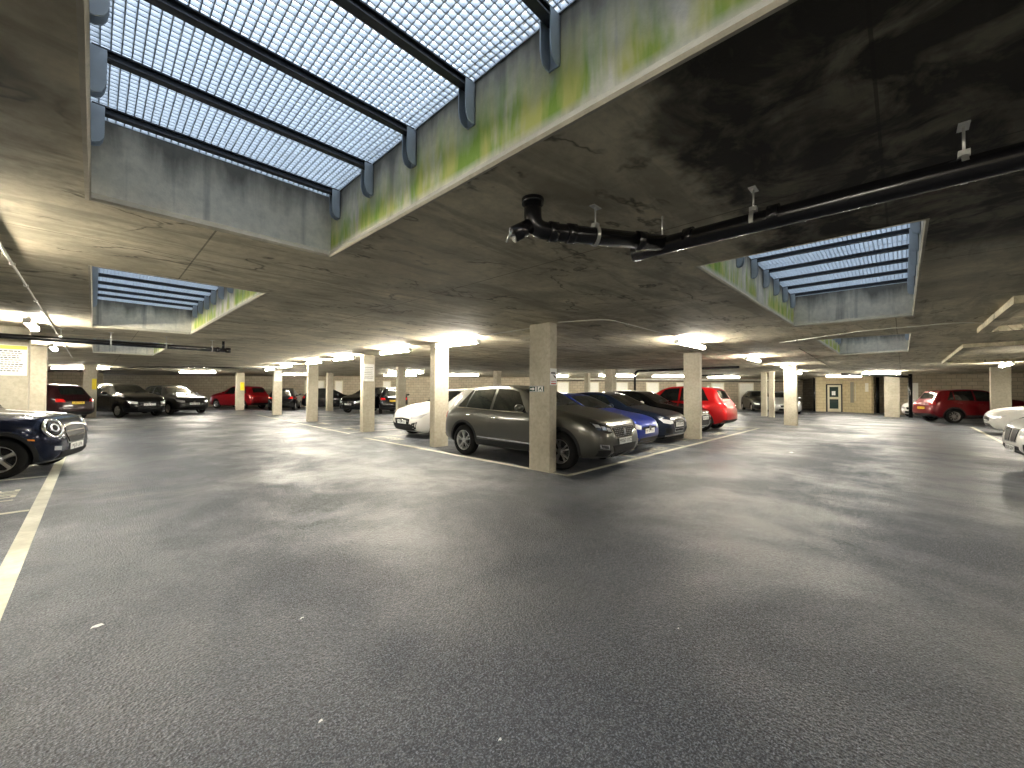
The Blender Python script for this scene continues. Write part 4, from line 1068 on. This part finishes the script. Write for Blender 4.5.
run('conduit', [(11.2, 3.70, zc_), (15.0, 3.72, zc_)], .008, M_COND, 'short thin conduit between the first two lamps of the right lane', 'conduit', 1.2)
run('conduit', [(16.8, 3.74, zc_), (20.3, 3.76, zc_)], .008, M_COND, 'short thin conduit between the second and third lamps of the right lane', 'conduit', 1.2)
run('conduit', [(6.0, 4.9, zc_), (6.12, 6.9, zc_)], .008, M_COND, 'short thin conduit from the nearest pillar to the lamp left of it', 'conduit', 1.2)
run('conduit', [(12.0, 2.22, zc_), (10.77, .55, zc_), (10.6, -.75, zc_), (11.1, -1.12, zc_)], .008, M_COND, 'thin curved conduit between the two openings of the right lane', 'conduit', .9)
run('conduit', [(13.9, 2.1, ZC-.006), (24.9, 2.5, ZC-.006)], .006, M_BLACK, 'thin dark cable along the soffit toward the stairwell', 'cable')
run('conduit', [(.2, 31.3, 2.60), (1.0, 30.4, 2.60), (1.5, 29.6, 2.68), (4.1, 27.0, 2.70), (7.0, 26.0, 2.70)], .03, M_PIPE, 'dark cranked pipe under the soffit above the black SUV at the back left', 'pipe')
run('drain_pipe', [(19.05, 9.75, 0), (19.05, 9.75, 2.55), (19.9, 5.2, 2.62)], .055, M_PIPE, 'black pipe rising beside the broad pale pillar and bending along the soffit')
run('drain_pipe', [(24.2, 8.6, 0), (24.2, 8.6, 2.45), (25.2, 7.4, 2.5)], .05, M_PIPE, 'black pipe with a short elbow beside the slim pillar behind the red SUV')
run('drain_pipe', [(31.0, 2.6, 2.62), (34.2, .8, 2.6), (34.4, -.2, 2.5), (34.86, -.32, 2.5)], .06, M_PIPE, 'black pipe curving past the top of the white-edged pillar')
run('drain_pipe', [(35.03, -.35, 2.7), (35.03, -.35, 0)], .095, M_PIPE, 'black downpipe right of the white-edged pillar')
run('drain_pipe', [(41.1, 1.35, 2.7), (41.1, 1.35, 0)], .10, M_PIPE, 'black downpipe inside the dark niche of the stairwell')
run('drain_pipe', [(40.35, 5.12, 2.7), (40.35, 5.12, 0)], .07, M_PIPE, 'black downpipe at the left corner of the stairwell wall')

def wall_pt(px, d): return frame_pt(px, d)
a_, b_ = wall_pt(545, 35.5), wall_pt(800, 35.5)
run('wall_pipe', [(*a_, 2.60), (*b_, 2.60)], .05, M_WHITEP, 'pale pipe running along the top of the back wall')
a_, b_ = wall_pt(545, 35.6), wall_pt(800, 35.6)
run('wall_pipe', [(*a_, 2.46), (*b_, 2.46)], .03, M_DKPL, 'dark thin pipe just below the pale one on the back wall')

# ------------------------------------------------------------------ back wall doors
def wdoor(px0, px1, z1, i, d=35.95, z0=0.0):
    p, q = Vector((*wall_pt(px0, d), 0)), Vector((*wall_pt(px1, d), 0)); L = (q-p).length; ang = math.atan2(q.y-p.y, q.x-p.x)
    t = thing('door_%d' % i, (p.x, p.y, 0), ang); t['kind'] = 'structure'
    bm = bmesh.new(); bm_box(bm, (0, -.06, z0), (.07, 0, z1)); bm_box(bm, (L-.07, -.06, z0), (L, 0, z1)); bm_box(bm, (0, -.06, z1-.07), (L, 0, z1)); obj('door_frame', bm, M_CREAM, t)
    box('door_leaf', (.075, -.045, z0+.01), (L-.075, -.005, z1-.075), M_WHITEP, t)
    bm = bmesh.new(); bm_tube(bm, [(L-.18, -.05, 1.0), (L-.18, -.09, 1.0), (L-.30, -.09, 1.0)], .012, 8); obj('handle', bm, M_ALLOY, t)
for i, (p_, q_) in enumerate([(738.5, 753.5), (711, 724), (676, 688), (646, 659), (614, 628), (585, 599), (557, 569), (305, 325), (335, 343), (383, 391)]):
    wdoor(p_, q_, 2.36, i+1)
# stairwell door with two glazed panels
p, q = Vector((40.72, 4.42, 0)), Vector((41.15, 3.45, 0)); dr = (q-p).normalized(); ang = math.atan2(dr.y, dr.x); L = (q-p).length
t = thing('door_11', (p.x-.03, p.y-.01, 0), ang); t['kind'] = 'structure'
bm = bmesh.new(); bm_box(bm, (0, -.07, 0), (.08, .0, 2.2)); bm_box(bm, (L-.08, -.07, 0), (L, .0, 2.2)); bm_box(bm, (0, -.07, 2.12), (L, .0, 2.2)); obj('door_frame', bm, M_DKPL, t)
bm = bmesh.new()
for (a, b, c, d) in ((.09, .22, .02, 2.11), (L-.26, L-.09, .02, 2.11), (.22, L-.26, .02, .25), (.22, L-.26, 1.0, 1.18), (.22, L-.26, 1.98, 2.11)): bm_box(bm, (a, -.06, c), (b, -.015, d))
obj('door_leaf', bm, M_CREAM, t)
box('upper_pane', (.22, -.045, 1.18), (L-.26, -.03, 1.98), M_DGLASS, t); box('lower_pane', (.22, -.045, .25), (L-.26, -.03, 1.0), M_DGLASS, t)
box('door_notice', (.5*L-.16, -.052, 1.32), (.5*L+.08, -.046, 1.64), M_WHITE, t)
# tall narrow louvre and small box on the splayed wall
def on_wall(p, q, off, w, z0, z1, name, m, label, cat, th=.03):
    p, q = Vector((*p, 0)), Vector((*q, 0)); d = (q-p).normalized(); n = Vector((d.y, -d.x, 0)); c = p+d*off
    bm = bmesh.new(); pts = [c, c+d*w, c+d*w+n*th, c+n*th]
    lo = [bm.verts.new((v.x, v.y, z0)) for v in pts]; hi = [bm.verts.new((v.x, v.y, z1)) for v in pts]
    bm.faces.new(lo[::-1]); bm.faces.new(hi)
    for i in range(4): bm.faces.new((lo[i], lo[(i+1)%4], hi[(i+1)%4], hi[i]))
    return tag(obj(name, bm, m), label, cat)
M_GLAZE = plain('grey_louvre', (.30, .28, .22), .4)
on_wall((41.2, 3.40), (39.9, 1.66), .62, .26, .75, 2.35, 'wall_louvre', M_GLAZE, 'tall narrow grey vision panel on the yellow stairwell wall', 'panel')
on_wall((41.2, 3.40), (39.9, 1.66), 1.0, .03, .9, 2.2, 'wall_channel', M_CREAM, 'slim pale cable channel right of the narrow wall panel', 'channel')
on_wall((41.2, 3.40), (39.9, 1.66), 1.75, .22, 1.6, 2.25, 'wall_notice', M_WHITEP, 'white notice plate on the yellow wall next to the dark niche', 'notice')
on_wall((38.6, -.26), (38.6, -.8), 0, .5, .1, 2.2, 'wall_panel', M_WHITEP, 'pale upright panel on the wall right of the black downpipe', 'panel', .05)

# ------------------------------------------------------------------ downstand frames under the soffit at the right
def downstand(x0, x1, y0, i):
    bm = bmesh.new(); z0 = ZC-.10
    bm_box(bm, (x0, y0-.16, z0), (x1, y0, ZC)); bm_box(bm, (x0, y0-8, z0), (x0+.16, y0-.16, ZC)); bm_box(bm, (x1-.16, y0-8, z0), (x1, y0-.16, ZC))
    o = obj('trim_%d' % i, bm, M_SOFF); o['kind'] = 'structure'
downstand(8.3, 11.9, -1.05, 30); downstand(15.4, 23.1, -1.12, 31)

# ------------------------------------------------------------------ signs on the pillars
def sign(name, cx, cy, cz, w, h, face, m, label, cat='sign', group=None):
    """face 'W' looks toward -X, 'S' toward -Y; local x to the viewer's right"""
    rz = {'W': -PI/2, 'S': 0}[face]
    t = thing(name, (cx, cy, cz), rz, label, cat, group)
    box('sign_board', (-w/2, -.006, -h/2), (w/2, -.0005, h/2), m, t); return t
def sbox(t, name, x0, z0, x1, z1, m, y=-.0075): return box(name, (x0, y, z0), (x1, -.006, z1), m, t)
s1 = sign('exit_sign', 5.80, 4.955, 1.53, .36, .12, 'W', M_GREENS, 'small sign with two white pictogram squares on the nearest pillar')
sbox(s1, 'border', -.175, .048, .175, .056, M_WHITE); sbox(s1, 'border', -.175, -.056, .175, -.048, M_WHITE)
bm = bmesh.new(); bm_box(bm, (-.155, -.0078, -.012), (-.09, -.006, .012)); prism(bm, [(-.095, -.035), (-.05, 0), (-.095, .035)], -.0078, -.006, 'y'); bm_box(bm, (-.03, -.0078, -.04), (.0, -.006, .04)); obj('arrow', bm, M_WHITE, s1)
bm = bmesh.new(); bm_box(bm, (.03, -.0078, -.042), (.155, -.006, .042)); obj('pictogram_ground', bm, M_WHITE, s1)
bm = bmesh.new(); prism(bm, [(.05, -.03), (.07, -.03), (.09, .0), (.12, -.03), (.14, -.03), (.11, .01), (.12, .03), (.08, .03)], -.0092, -.0078, 'y'); obj('pictogram', bm, M_GREENS, s1)
s2 = sign('camera_sign', 5.90, 4.64, 1.755, .19, .31, 'S', M_WHITE, 'white camera warning sign on the narrow face of the nearest pillar')
bm = bmesh.new(); bm_box(bm, (-.075, -.0078, .055), (.055, -.006, .085)); prism(bm, [(-.03, .045), (.06, .01), (.075, -.03), (.03, -.015), (-.01, .03)], -.0078, -.006, 'y'); obj('camera_symbol', bm, M_INK, s2)
sbox(s2, 'red_band', -.07, -.135, .07, -.115, M_INKR); sbox(s2, 'text_line', -.07, -.09, .07, -.080, M_INKR)
def notice(name, cx, cy, cz, w, h, header, lines, label):
    t = sign(name, cx, cy, cz, w, h, 'S', M_WHITE, label)
    if header: sbox(t, 'header', -w/2+.005, h/2-.12*h-.01, w/2-.005, h/2-.01, header)
    z = h/2-.20*h; rnd = random.Random(int(cz*100)+3)
    for i in range(lines):
        bm = bmesh.new(); x = -w*.42
        while x < w*.36:
            l = w*(.03+.05*rnd.random()); bm_box(bm, (x, -.0075, z-h*.014), (min(x+l, w*.42), -.006, z+h*.014)); x += l+w*.02
        obj('text_line', bm, M_GLAZE if i % 3 else M_INK, t); z -= h*.72/lines
    return t
notice('parking_notice', -1.33, 13.0, 2.06, .74, .62, M_SIGNY, 10, 'large parking notice with a yellow header on the left-edge pillar')
notice('paper_notice', 6.88, 13.82, 2.13, .40, .62, None, 7, 'white notice on the pillar by the black car with yellow plate')
notice('paper_notice', 7.66, 26.9, 2.33, .40, .62, None, 6, 'grey-white notice high on the farther pillar beside the red hatchback')
sgn = sign('yellow_plate', .02, 30.21, 1.75, .17, .55, 'S', M_YEL, 'yellow patch on the pale pillar beside the dark maroon car', 'sign')
sgn = sign('yellow_plate', 7.60, 34.95, 1.75, .26, .6, 'S', M_YEL, 'yellow patch on the pillar in front of the red hatchback', 'sign')
